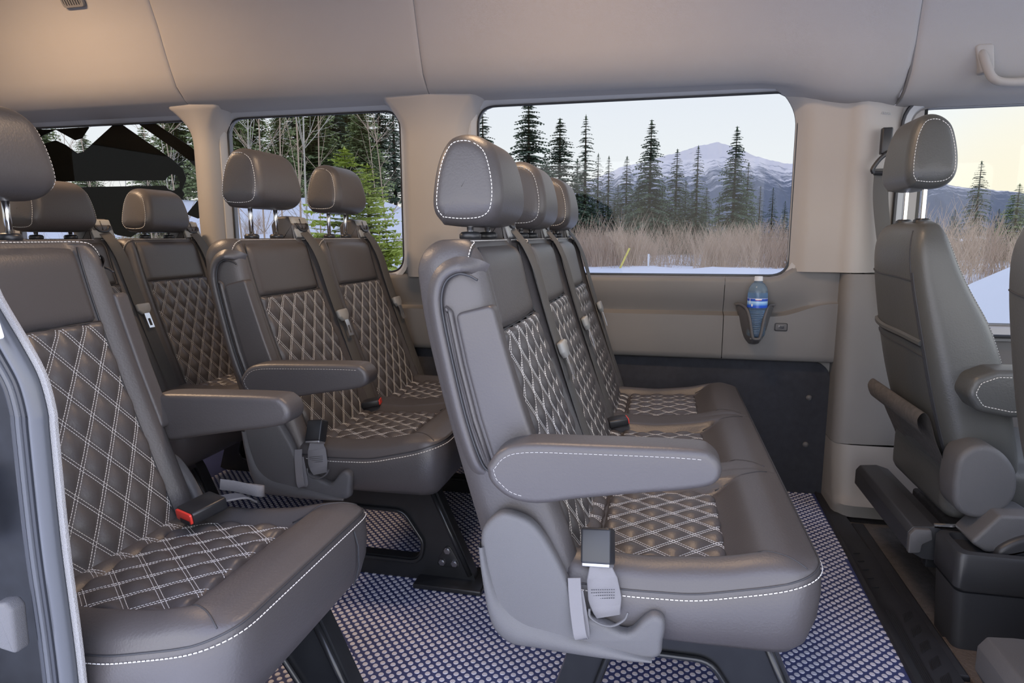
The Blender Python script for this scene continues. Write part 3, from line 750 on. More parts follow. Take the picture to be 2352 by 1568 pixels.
ME = {}
def build_seat_meshes():
    ME['back'] = make_mesh('backrest', back_body(), M['leather'], True, 60)
    ME['bquilt'] = make_mesh('quilted_panel', patch(back_quilt_pt, BQ, 76, 96), M['leather'], True)
    ME['bupper'] = make_mesh('shoulder_panel', patch(back_upper_pt, BU, 30, 20), M['leather'], True)
    ME['bstitch'] = make_mesh('stitching', stitch_geo(quilt_paths(back_quilt_pt, BQ, QW, QH, .0030, (1, 0, 0))), M['stitch'], False)
    # seams: around the insert and the stitched top line
    S = []
    for sg in (-1, 1):
        S.append(tube([(Ff(z)-.001, sg*.1585, z) for z in np.linspace(.395, .942, 30)], .0022, 5))
    S.append(tube([(Ff(.798)-.0005, s, .798) for s in np.linspace(-.158, .158, 12)], .0022, 5))
    ME['bseam'] = make_mesh('seam', join(*S), M['seam'])
    def tp0(s_, a, drop=0.):
        ins = .036*(1-math.cos(a))*.75; z = .900+.057*math.sin(a)-drop; hw = hw_back(.9)-ins; ss = math.copysign(min(abs(s_), hw), s_)
        t = max(0, (abs(ss)-(hw-.04))/.04); er = .04*(1-math.sqrt(max(0, 1-min(1, t)**2)))
        zz = z if a > 0 else z
        x = (Ff(.9)-ins+bolster(ss)-er+(Ff(min(.957, zz))-Ff(.9))) if a > 0 else Ff(zz)+bolster(ss)-er
        n_ = np.array((.8*math.cos(a)+.2, .9*t*math.copysign(1, s_), math.sin(a))); n_ /= np.linalg.norm(n_)
        return np.array((x, ss*(1-.02*math.sin(a)**3), z))+n_*.0034, n_
    half = [tp0(q, 1.05) for q in np.linspace(0, .150, 8)]+[tp0(q, a_) for q, a_ in ((.168, 1.04), (.182, .98), (.193, .86), (.202, .66), (.209, .42), (.213, .18))]
    path = [(np.array((p[0], -p[1], p[2])), np.array((n_[0], -n_[1], n_[2]))) for p, n_ in half[:0:-1]]+half
    pp = catmull([p for p, _ in path], 4); nn = catmull([n for _, n in path], 4)
    ME['btop'] = make_mesh('top_stitching', stitch_geo([list(zip(pp, nn))], .0046, .0022, .0009), M['stitch'], False)
    ME['btopseam'] = make_mesh('top_seam', tube([p+np.array((.0015, 0, -.0045))-n*.0012 for p, n in zip(pp, nn)], .0014, 5), M['seam'])
    HB = head_body(); ME['head'] = make_mesh('headrest', HB, M['leather'], True, 60)
    ME['headstitch'] = make_mesh('stitching', head_stitch(), M['stitch'], False)
    ME['cquilt'] = make_mesh('quilted_panel', patch(cush_quilt_pt, CQ, 60, 76), M['leather'])
    ME['cstitch'] = make_mesh('stitching', stitch_geo(quilt_paths(cush_quilt_pt, CQ, .076, QW, .0030, (0, 0, 1))), M['stitch'], False)
    ME['roll'] = make_mesh('rear_roll', patch(roll_pt, RQ, 16, 70), M['leather'])
    ME['rollstitch'] = make_mesh('stitching', stitch_geo(quilt_paths(roll_pt, RQ, .116, QW, .0030, (0, 0, 1))), M['stitch'], False)
    for n in (1, 2, 3):
        ME['cush%d' % n] = make_mesh('cushion', cushion_geo(n), M['leather'], True)
        ME['cseam%d' % n] = make_mesh('seam', cush_seam(n), M['seam'])
        ME['cwelt%d' % n] = make_mesh('stitching', cush_stitch(n), M['stitch'], False)
    ME['arm'] = make_mesh('armrest', arm_geo(), M['leather'], True)
    ME['armstitch'] = make_mesh('stitching', arm_stitch(), M['stitch'], False)
    ME['shell'] = make_mesh('side_shield', shell_geo(), M['plastic_grey'])
    ME['rim'] = make_mesh('shield_rim', rim_geo(), M['plastic_grey'])
    ME['frame'] = make_mesh('leg_frame', frame_geo(), M['frame_black'], True, 35)
    lip = [(p[0], -.006, p[1]) for p in offset_poly(FR_HOLE, -.008)]
    ME['framelip'] = make_mesh('hole_rim', tube(lip, .006, 6, closed=True), M['frame_black'])
    ME['strut'] = make_mesh('strut_rib', tube([(.196, -.004, .262), (.300, -.004, .03)], .007, 8), M['frame_black'])
    ME['foot'] = make_mesh('foot_plate', box(.15, .345, -.055, .075, 0.002, .016, .004), M['frame_black'])
    ME['post'] = make_mesh('post', tube([(0, 0, 0), (0, 0, .13)], .0062, 12), M['steel'])
    ME['collar'] = make_mesh('collar', lathe([(.017, 0), (.020, .003), (.020, .010), (.016, .014), (.007, .015)], 18), M['plastic_black'])
    # belt outlet on the shoulder of the backrest
    g = prism(round_poly([(-.405, .90), (-.415, .985), (-.395, 1.010), (-.358, 1.012), (-.334, .985), (-.322, .90)], [.005, .015, .012, .012, .01, .005], 4), -.048, .048, 'y', .010, 3)
    ME['outlet'] = make_mesh('belt_outlet', g, M['leather'])
    fc = [(.5*(-.352-.318)+t*.0, 0, 0) for t in (0,)]
    def face_pt(u, v, d=0.):      # u across, v up the sloping front face of the outlet
        p0 = np.array((-.322, 0, .925)); p1 = np.array((-.3505, 0, 1.006)); p = p0+(p1-p0)*v; n = np.array((.93, 0, .37)); return tuple(p+np.array((0, u, 0))+n*d)
    fr = [face_pt(u, v, .001) for u, v in round_poly([(-.046, .22), (.046, .22), (.046, 1.03), (-.046, 1.03)], .014, 4)]
    fr2 = [face_pt(u, v, .006) for u, v in round_poly([(-.042, .27), (.042, .27), (.042, .98), (-.042, .98)], .014, 4)]
    ME['bezel'] = make_mesh('bezel', loft([fr, fr2]), M['bezel'])
    sm = [face_pt(u, .50+.22*(abs(u)/.030)**4, .0085) for u in np.linspace(-.031, .031, 13)]
    ME['slot'] = make_mesh('slot', join(ribbon(sm, (-.37, 0, .93), .009, .004), ribbon([face_pt(0, .55, .0075), face_pt(0, .95, .0075)], (0, 1, 0), .0025, .002)), M['plastic_black'])
    # shoulder belt and its tongue
    def front(z, s): return Ff(z)+bolster(s)
    bp = [(-.330, .170, .985), (-.306, .174, .960), (-.286, .178, .930), (front(.88, .185)+.008, .184, .88), (front(.80, .19)+.008, .189, .80), (front(.68, .19)+.006, .196, .68), (front(.55, .2)+.002, .203, .55), (front(.45, .2)+.0, .208, .45), (-.120, .212, .405)]
    bp = catmull([np.array(p) for p in bp], 6)
    ME['belt'] = make_mesh('belt', ribbon(bp, (.12, 1, .0), .046, .0022), M['belt'])
    z0 = .715; x0 = front(z0, .19)+.010
    lt = [(-.030, .012), (.030, .012), (.028, -.012), (.014, -.026), (-.014, -.026), (-.028, -.012)]
    dn = np.array((.33, 0, -.94)); nn = np.array((.94, 0, .33))
    def tp(u, v, d): return tuple(np.array((x0, .194+u, z0))+dn*(-v)+nn*d)
    o = round_poly(lt, .006, 3)
    ME['tongue'] = make_mesh('tongue_grip', loft([[tp(u, v, .0) for u, v in o], [tp(u, v, .010) for u, v in o], [tp(u*.86, v*.86, .013) for u, v in o]]), M['bezel'])
    tl = ring_plate([(-.012, -.078), (.012, -.078), (.012, -.018), (-.012, -.018)], [(-.006, -.070), (.006, -.070), (.006, -.044), (-.006, -.044)], .008, .0115, 48)
    ME['blade'] = make_mesh('tongue_blade', ([tp(p[0], p[2], p[1]) for p in tl[0]], tl[1]), M['steel'], True, 30)
    # side pads of the aisle bolster
    def pad(pts, d, r=.012, bev=.007): return prism(round_poly(pts, r, 4), -.005-d, .03, 'y', bev, 4)
    ME['padA'] = make_mesh('side_pad', pad([(-.345, .852), (-.330, .840), (-.312, .75), (-.290, .66), (-.264, .580), (-.276, .578), (-.301, .648), (-.325, .745)], .000), M['leather'])
    ME['padB'] = make_mesh('side_pad', pad([(-.325, .836), (-.262, .852), (-.248, .80), (-.218, .70), (-.184, .600), (-.178, .575), (-.256, .572), (-.284, .66), (-.307, .75)], .000), M['leather'])
    # rolled leather lip around the recess that takes the folded armrest
    lipc = catmull([np.array(p) for p in [(-.268, .556), (-.292, .578), (-.318, .650), (-.342, .752), (-.358, .835), (-.358, .872), (-.346, .898), (-.322, .911), (-.298, .908), (-.282, .900)]], 6)
    T = [lipc[min(k+1, len(lipc)-1)]-lipc[max(k-1, 0)] for k in range(len(lipc))]; loops = []
    for k, (p, t) in enumerate(zip(lipc, T)):
        t = t/np.linalg.norm(t); n_ = np.array((-t[1], t[0])); f = k/(len(lipc)-1); q = interp(f, [0, .12, .80, 1], [.6, 1, 1, 0])
        loops.append([(p[0]+n_[0]*a, y*q+.032*(1-q), p[1]+n_[1]*a) for a, y in ((.017, .009), (.012, .0035), (.006, -.003), (0, -.0065), (-.005, -.0065), (-.0085, -.003), (-.0095, .006))])
    ME['padD'] = make_mesh('recess_lip', loft(loops, False, False, False), M['leather'], True, 80)
    sm = [(p[0]-.0, .001, p[1]) for p in lipc]
    ME['padE'] = make_mesh('recess_seam', tube([(p[0]+(-t[1]/np.linalg.norm(t))*-.0105, .0005, p[1]+(t[0]/np.linalg.norm(t))*-.0105) for p, t in zip(lipc, T)], .0022, 5), M['seam'])
build_seat_meshes()

def build_buckle(parent, side, near_y, flat=False):
    """buckle on its strap; side -1: hangs at the near flank"""
    if not flat:
        up = np.array((-.18, .10, .97)); up /= np.linalg.norm(up)
        b = box(-.026, .026, -.014, .014, 0, .058, .005)
        R = Matrix(((.96, .28, -.05), (-.22, .86, .45), (.16, -.42, .90)))
        def tr(p): q = R @ Vector(p); return (q.x-.086, q.y+near_y-.002, q.z+.425)
        o = obj('buckle', ([tr(p) for p in b[0]], b[1]), M['plastic_black'], parent)
        c = box(-.024, .024, -.012, .012, -.004, .003, .002); obj('buckle_rim', ([tr(p) for p in c[0]], c[1]), M['grey_metal'], o)
        st = catmull([np.array(p) for p in [(-.082, near_y-.004, .428), (-.078, near_y-.010, .405), (-.074, near_y-.016, .385), (-.070, near_y-.020, .362), (-.066, near_y-.018, .346)]], 5)
        w = list(np.interp(np.linspace(0, 1, len(st)), [0, .25, .6, 1], [.034, .050, .054, .040]))
        s = obj('buckle_strap', ribbon(st, (1, .1, .12), w, .005), M['belt_light'], parent)
        rows = []
        for k in range(4):
            zz = .392-.005*k; rows.append([(np.array((x, near_y-.0205+.0*k, zz+(x+.075)*.15)), np.array((0, -1., .2))) for x in np.linspace(-.095, -.055, 8)])
        obj('bar_tack', stitch_geo(rows, .0022, .0014, .0006), M['seam'], s, False)
        lp = catmull([np.array(p) for p in [(-.122, near_y-.026, .410), (-.119, near_y-.034, .385), (-.114, near_y-.041, .350), (-.109, near_y-.046, .324), (-.106, near_y-.042, .315), (-.105, near_y-.035, .322), (-.110, near_y-.033, .355), (-.117, near_y-.030, .390)]], 10)
        obj('pull_loop', ribbon(lp, (1, .12, .22), .021, .0022), M['belt_light'], parent)
        # pocket rim in the side shield
        pk = [(-.096, near_y-.031, .362), (-.094, near_y-.034, .350), (-.078, near_y-.036, .341), (-.058, near_y-.036, .340), (-.040, near_y-.035, .352), (-.034, near_y-.032, .364)]
        obj('pocket_rim', tube(catmull([np.array(p) for p in pk], 5), .0022, 6), M['plastic_grey'], parent)

def build_bench(name, label, X0, y_near, n, head_dz, arm=True, mirror=False, buckles=True, group=None):
    yc = y_near+n*SW/2
    root = empty(name, label, 'seat', (X0, yc, 0), group)
    if mirror: pass
    sgn = -1 if mirror else 1
    edge = -n*SW/2
    c = link('cushion', ME['cush%d' % n], None, root)
    link('seam', ME['cseam%d' % n], None, c); stuff(link('stitching', ME['cwelt%d' % n], None, c))
    for k in range(n):
        s = (k-(n-1)/2)*SW
        link('quilted_panel', ME['cquilt'], None, c, (0, s, 0)); stuff(link('stitching', ME['cstitch'], None, c, (0, s, 0)))
        link('rear_roll', ME['roll'], None, c, (0, s, 0)); stuff(link('stitching', ME['rollstitch'], None, c, (0, s, 0)))
        b = link('backrest', ME['back'], None, root, (0, s, 0))
        link('quilted_panel', ME['bquilt'], None, b); link('shoulder_panel', ME['bupper'], None, b); link('seam', ME['bseam'], None, b)
        stuff(link('stitching', ME['bstitch'], None, b)); stuff(link('top_stitching', ME['btop'], None, b)); link('top_seam', ME['btopseam'], None, b)
        h = link('headrest', ME['head'], None, root, (-.342, s, .977+head_dz)); stuff(link('stitching', ME['headstitch'], None, h))
        for q in (-.062, .062):
            link('post', ME['post'], None, h, (-.004, q, -.09)); link('collar', ME['collar'], None, b, (-.346, q, .954))
        t = link('belt_outlet', ME['outlet'], None, root, (.010, s+.170*sgn, .012))
        link('bezel', ME['bezel'], None, t); link('slot', ME['slot'], None, t)
        bl = link('belt', ME['belt'], None, root, (0, s, 0)); 
        tg = link('tongue_grip', ME['tongue'], None, bl); link('tongue_blade', ME['blade'], None, bl)
        if mirror:
            bl.scale = (1, -1, 1)
    ye = edge
    hold = root
    parts = []
    if arm:
        a = link('armrest', ME['arm'], None, root, (0, ye*sgn, 0)); stuff(link('stitching', ME['armstitch'], None, a)); parts.append(a)
    for k in ('padA', 'padB', 'padD', 'padE'): parts.append(link(ME[k].name.split('.')[0], ME[k], None, root, (0, ye*sgn, 0)))
    sh = link('side_shield', ME['shell'], None, root, (0, ye*sgn, 0)); link('shield_rim', ME['rim'], None, sh); parts.append(sh)
    if mirror:
        for p in parts: p.scale = (1, -1, 1)
    for q in ((edge+.06, -edge-.12) if n == 1 else (edge+.115, -edge-.15)):
        f = link('leg_frame', ME['frame'], None, root, (0, q, 0)); link('hole_rim', ME['framelip'], None, f); link('strut_rib', ME['strut'], None, f)
        for bx, bz in ((.236, .098), (.220, .062), (.256, .062)):
            obj('bolt', join(cyl_y(bx, bz, -.008, .0, .010, 6), cyl_y(bx, bz, -.011, -.008, .006, 12)), M['bolt'], f)
        obj('bolt_boss', prism(round_poly([(.236, .122), (.198, .048), (.278, .048)], .014, 4), -.003, .0, 'y', .001, 2), M['frame_black'], f)
        link('foot_plate', ME['foot'], None, root, (0, q, 0))
    if not mirror and buckles: build_buckle(root, -1, edge)
    return root
bench_a = build_bench('bench_seat', 'three-place leather bench nearest the camera, its three headrests pushed down', 0, 1.010, 3, 0)
bench_b = build_bench('bench_seat', 'two-place leather bench across the aisle with two raised headrests on chrome posts', -.79, 1.500, 2, .062)
single = build_bench('single_seat', 'single quilted leather seat at the left edge beside the door opening', -.80, .895-SW/2, 1, .048, True, True)
bench_c = build_bench('bench_seat', 'rearmost leather bench in front of the decal window, headrests pushed down', -1.57, 1.525, 2, 0, False, False, False)
def single_extras():
    r = single; e = SW/2
    # buckle lying on the cushion with its red button towards the door
    b = prism(round_poly([(-.030, -.013), (.030, -.013), (.030, .013), (-.030, .013)], .006, 3), 0, .070, 'y', .004, 2)
    R = Matrix.Rotation(math.radians(-22), 3, 'Z') @ Matrix.Rotation(math.radians(8), 3, 'X')
    def tr(p): q = R @ Vector(p); return (q.x-.062, q.y+.040+.06, q.z+.440)
    o = obj('buckle', ([tr(p) for p in b[0]], b[1]), M['plastic_black'], r)
    c = prism(round_poly([(-.026, -.010), (.026, -.010), (.026, .010), (-.026, .010)], .004, 3), -.004, .01, 'y', .001, 2)
    obj('release_button', ([tr(p) for p in c[0]], c[1]), M['red'], o)['label'] = 'red release button'
    s = obj('slot', ([tr(p) for p in box(-.010, .022, -.0055, -.0045, -.0125, -.0035)[0]], box(0, 1, 0, 1, 0, 1)[1]), M['plastic_black'], o)
    p0 = tr((0, .070, 0)); st = catmull([np.array(p) for p in [p0, (p0[0]+.030, p0[1]+.028, p0[2]-.002), (p0[0]+.032, p0[1]+.055, p0[2]-.020)]], 5)
    obj('buckle_strap', ribbon(st, (1, -.5, 0), .034, .004), M['belt_light'], r)
    lp = catmull([np.array(p) for p in [(-.085, e+.010, .450), (-.055, e+.014, .447), (-.022, e+.016, .442), (-.004, e+.020, .438), (.002, e+.030, .434), (-.006, e+.038, .432), (-.040, e+.036, .434)]], 10)
    obj('pull_loop', ribbon(lp, (0, .1, 1), .023, .002), M['belt_light'], r)
    # front seam of the cushion skirt
    obj('seam', tube([(.269, .13, .43), (.275, .132, .40), (.274, .133, .36), (.262, .133, .32)], .0016, 5), M['seam'], r)
single_extras()
def red_buttons():
    for root, yy in ((bench_a, .16), (bench_a, -.22-.06), (bench_b, -.06)):
        b = prism(round_poly([(-.024, -.011), (.024, -.011), (.024, .011), (-.024, .011)], .005, 3), 0, .055, 'y', .003, 2)
        R = Matrix.Rotation(math.radians(-75), 3, 'Z') @ Matrix.Rotation(math.radians(10), 3, 'X')
        def tr(p): q = R @ Vector(p); return (q.x-.135, q.y+yy, q.z+.425)
        o = obj('buckle', ([tr(p) for p in b[0]], b[1]), M['plastic_black'], root)
        c = prism(round_poly([(-.020, -.008), (.020, -.008), (.020, .008), (-.020, .008)], .003, 3), .05, .058, 'y', .001, 2)
        obj('release_button', ([tr(p) for p in c[0]], c[1]), M['red'], o)
red_buttons()
# ================================================================== cab: driver seat, passenger seat, console
def mirror_x(P): return P
FBZ = [.36, .42, .50, .58, .66, .74, .82, .88, .92, .95, .972, .986, .994]
_fb = np.array(catmull([np.array(v) for v in zip(FBZ,
    [.735, .715, .690, .668, .650, .634, .620, .612, .610, .613, .620, .632, .650],
    [.900, .890, .872, .852, .828, .797, .752, .722, .706, .694, .684, .676, .668],
    [1.02, 1.04, 1.05, 1.05, 1.03, .99, .94, .90, .87, .83, .77, .68, .52])], 4))
def fb_pt(z, t, hw, e=.42, out=0.):
    r, f, w = (np.interp(z, _fb[:, 0], _fb[:, k]) for k in (1, 2, 3))
    h = hw*w; c = (r+f)/2; a = (f-r)/2; ct = math.cos(t); st = math.sin(t)
    s = h*math.copysign(abs(st)**e, st); x = c+a*math.copysign(abs(ct)**e, ct)
    if ct < -.3: x -= .012*(1-(s/h)**2)
    n = np.array((math.copysign(abs(ct)**1.6, ct), math.copysign(abs(st)**1.6, st), 0)); n /= np.linalg.norm(n)
    return np.array((x, s, z))+n*out
def front_back(yc, hw):
    """backrest of a front seat: sections stacked along the lean, wide at the hips, narrow at the shoulders"""
    return loft([[tuple(fb_pt(z, 2*PI*k/64, hw)) for k in range(64)] for z in _fb[:, 0]])
def front_seat(name, label, yc, hw, driver):
    r = empty(name, label, 'seat', (0, yc, -.022))
    up = .022; U = np.array((0, 0, up))
    b = obj('backrest', shift(front_back(yc, hw), (0, 0, up)), M['leather_front'], r, True, 60)
    # rear panel lines: shoulder seam, map pocket, piping down the near edge
    def across(z0, z1, rad, m=M['seam'], n='seam', t0=PI-.62, t1=PI+.62):
        T = np.linspace(t0, t1, 24)
        return obj(n, tube([fb_pt(z0+(z1-z0)*k/23, t, hw, out=rad*.3)+U for k, t in enumerate(T)], rad, 6), m, b)
    across(.862, .845, .0022)
    if driver:
        across(.715, .690, .008, M['leather_front'], 'pocket_hem'); across(.703, .678, .0022); across(.685, .655, .0022)
    for q in (.60, .64, .68):
        obj('piping', tube([fb_pt(z, PI+q, hw, out=.0004)+U for z in np.linspace(.40, .866 if q > .6 else .97, 24)], .0020, 6), M['seam'], b)
    # headrest
    h = obj('headrest', ([(p[0]*.92, p[1]*.95, p[2]*1.14) for p in head_body()[0]], head_body()[1]), M['leather_front'], r, True, 60, (.655, 0, 1.075+up))
    hs = head_stitch(); stuff(obj('stitching', ([(p[0]*.92, p[1]*.95, p[2]*1.14) for p in hs[0]], hs[1]), M['stitch'], h, False))
    for q in (-.065, .065):
        obj('post', tube([(.0, q, -.12), (.0, q, .02)], .0065, 12), M['steel'], h)
        obj('collar', lathe([(.017, 0), (.021, .004), (.020, .010), (.014, .014)], 16, .655, q), M['plastic_black'], b, True, 40, (0, 0, .988+up))
    # stitched front edge on the near flank
    pa = [fb_pt(z, -.80, hw, out=.0012)+U for z in np.linspace(.96, .52, 30)]
    stuff(obj('stitching', stitch_geo([[(p, np.array((.3, -.95, 0))) for p in pa]], .0046, .0024, .0008), M['stitch'], b, False))
    obj('seam', tube([fb_pt(z, -.70, hw, out=.0004)+U for z in np.linspace(.96, .52, 30)], .0018, 5), M['seam'], b)
    # cushion and base
    c = obj('cushion', prism(round_poly([(-hw*1.02, .26), (hw*1.02, .26), (hw*1.02, .42), (-hw*1.02, .42)], .05, 6), .72, 1.20, 'x', .04, 5), M['leather_front'], r)
    if driver:
        # felt flap rolled at the bottom of the backrest
        fl = [(.668, .455), (.650, .470), (.640, .500), (.652, .520), (.668, .505), (.690, .44), (.735, .34), (.73, .30)]
        fl = catmull([np.array(p) for p in fl], 4)
        obj('felt_flap', loft([[(p[0], s, p[1]+up-.022*0) for p in fl] for s in np.linspace(-hw*1.0, hw*1.0, 6)], False, False, False), M['carpet_floor'], r, True, 80)
        rc = obj('recliner_cover', prism([tuple(p) for p in catmull([np.array(p) for p in [(.705, .385), (.712, .455), (.752, .488), (.80, .474), (.836, .425), (.838, .36), (.80, .315), (.752, .305), (.715, .330), (.705, .385)]], 5)[:-1]], -hw-.075, -hw+.02, 'y', .014, 4), M['plastic_grey'], r, True, 40, (0.0, 0, 0))
        obj('hinge_cover', prism(round_poly([(.735, .262), (.79, .335), (.86, .338), (.92, .30), (.92, .262), (.85, .245), (.77, .240)], .012, 4), -hw-.12, -hw-.02, 'y', .008, 3), M['plastic_grey'], r)
        am = prism(round_poly([(.708, .612), (.722, .652), (.765, .672), (.93, .676), (.93, .565), (.80, .560), (.735, .572)], [.03, .03, .03, .01, .01, .03, .03], 5), -hw-.085, -hw+.01, 'y', .014, 4)
        a = obj('armrest', am, M['leather_front'], r)
        q = offset_poly(round_poly([(.708, .612), (.722, .652), (.765, .672), (.93, .676), (.93, .565), (.80, .560), (.735, .572)], [.03, .03, .03, .01, .01, .03, .03], 5), .016)
        stuff(obj('stitching', stitch_geo([[(np.array((p[0], -hw-.0852, p[1])), np.array((0, -1., 0))) for p in list(q[-14:])+list(q[:22])]], .0046, .0024, .0008), M['stitch'], a, False))
    return r
DS = front_seat('car_seat', 'driver seat seen from behind, with map pocket and raised headrest on chrome posts', 1.975, .205, True)
PS = front_seat('car_seat', 'front passenger seat cut off by the right edge of the picture', 1.195, .205, False)
def cab_details():
    # seat rail cover behind the driver seat
    r = empty('seat_base_cover', 'black plastic cover across the base of the driver seat', 'cover', (0, 0, 0))
    pr = round_poly([(.640, .158), (.640, .205), (.652, .222), (.700, .226), (.735, .215), (.78, .16), (.76, .13), (.68, .135)], .008, 3)
    obj('beam', prism(pr, 1.762, 2.23, 'y', .004, 2), M['plastic_dark'], r)
    obj('end_cap', prism(round_poly([(.641, .152), (.641, .204), (.653, .220), (.690, .222), (.695, .195), (.672, .180), (.670, .158)], .006, 3), 1.748, 1.764, 'y', .004, 2), M['plastic_grey'], r)
    obj('slide_rail', box(.70, 1.05, 1.79, 1.82, .10, .20, .004), M['frame_black'], r)
    obj('release_lever', tube([(.70, 1.765, .228), (.74, 1.762, .231), (.80, 1.76, .24)], .006, 8), M['steel'], r)
    obj('felt', box(.80, 1.05, 1.83, 2.2, -.022, .17, .01), M['carpet_floor'], r)
    # console box between the front seats
    c = empty('console_box', 'black plastic console box on the floor between the front seats', 'console', (.708, 1.612, -.022))
    def ring(ins, z, dx=0): return [(p[0]+dx, p[1], z) for p in round_poly([(ins, ins), (.5, ins), (.5,   .128-ins), (ins,   .128-ins)], .022, 5)]
    obj('body', loft([ring(.0, 0), ring(-.004, .155, -.004)], True, True, True), M['plastic_dark'], c)
    obj('tray_rim', loft([ring(-.002, .158, -.004), ring(-.007, .166, -.006), ring(-.007, .240, -.008), ring(-.002, .250, -.008), ring(.012, .252, -.006), ring(.016, .236, -.004)], True, True, True), M['plastic_dark'], c)
    lid = [(.075, .236), (.085, .262), (.13, .292), (.20, .306), (.34, .306), (.45, .28), (.46, .236)]
    obj('lid', prism([tuple(p) for p in catmull([np.array(p) for p in lid], 4)], .022, .106, 'y', .012, 3), M['plastic_dark'], c)
    obj('button', loft([[(.20+.014*math.cos(t), .0285-d, .262+.014*math.sin(t)) for t in np.linspace(0, 2*PI, 16, endpoint=False)] for d in (0, .002)]), M['plastic_dark'], c)
    # rail cover of the passenger seat
    p = tag(obj('rail_cover', prism(round_poly([(.640, .10), (.640, .150), (.655, .172), (.70, .176), (.80, .176), (.80, .03), (.70, .0)], .008, 3), .98, 1.365, 'y', .005, 3), M['plastic_grey']), 'grey plastic rail cover low at the right edge of the picture', 'cover')
    # wall belt behind the driver
    b = empty('wall_belt', 'black shoulder belt and guide on the pillar behind the driver headrest', 'seat belt', (.70, 2.425, 1.18))
    obj('height_slide', box(-.012, .020, -.012, .012, .04, .125, .005), M['plastic_black'], b)
    obj('guide_loop', tube(catmull([np.array(p) for p in [(-.030, -.018, -.02), (-.034, -.02, -.005), (-.010, -.02, .030), (.020, -.02, .045), (.030, -.02, .0), (.02, -.018, -.02), (-.03, -.018, -.02)]], 5), .007, 8), M['plastic_black'], b)
    obj('strap', ribbon(catmull([np.array(p) for p in [(-.004, -.012, -.005), (.000, -.008, -.1), (.020, -.006, -.22), (.050, -.004, -.36), (.085, .0, -.55)]], 5), (1, .2, 0), .050, .002), M['belt'], b)
    # grab handle on the front headliner
    g = empty('grab_handle', 'beige grab handle on the headliner above the driver door', 'handle', (.925, 2.335, 1.44))
    pth = catmull([np.array(p) for p in [(-.006, .03, .070), (-.004, .0, .056), (.006, -.012, .020), (.022, -.018, -.016), (.050, -.020, -.031), (.11, -.020, -.034), (.20, -.020, -.032), (.235, -.014, -.008), (.247, .0, .04), (.249, .03, .07)]], 6)
    obj('grip', tube(pth, .0125, 12), M['pillar'], g)
    obj('mount', prism(round_poly([(-.028, .085), (.024, .085), (.034, .004), (-.002, .000)], .012, 4), -.004, .05, 'y', .006, 3), M['pillar'], g)
cab_details()
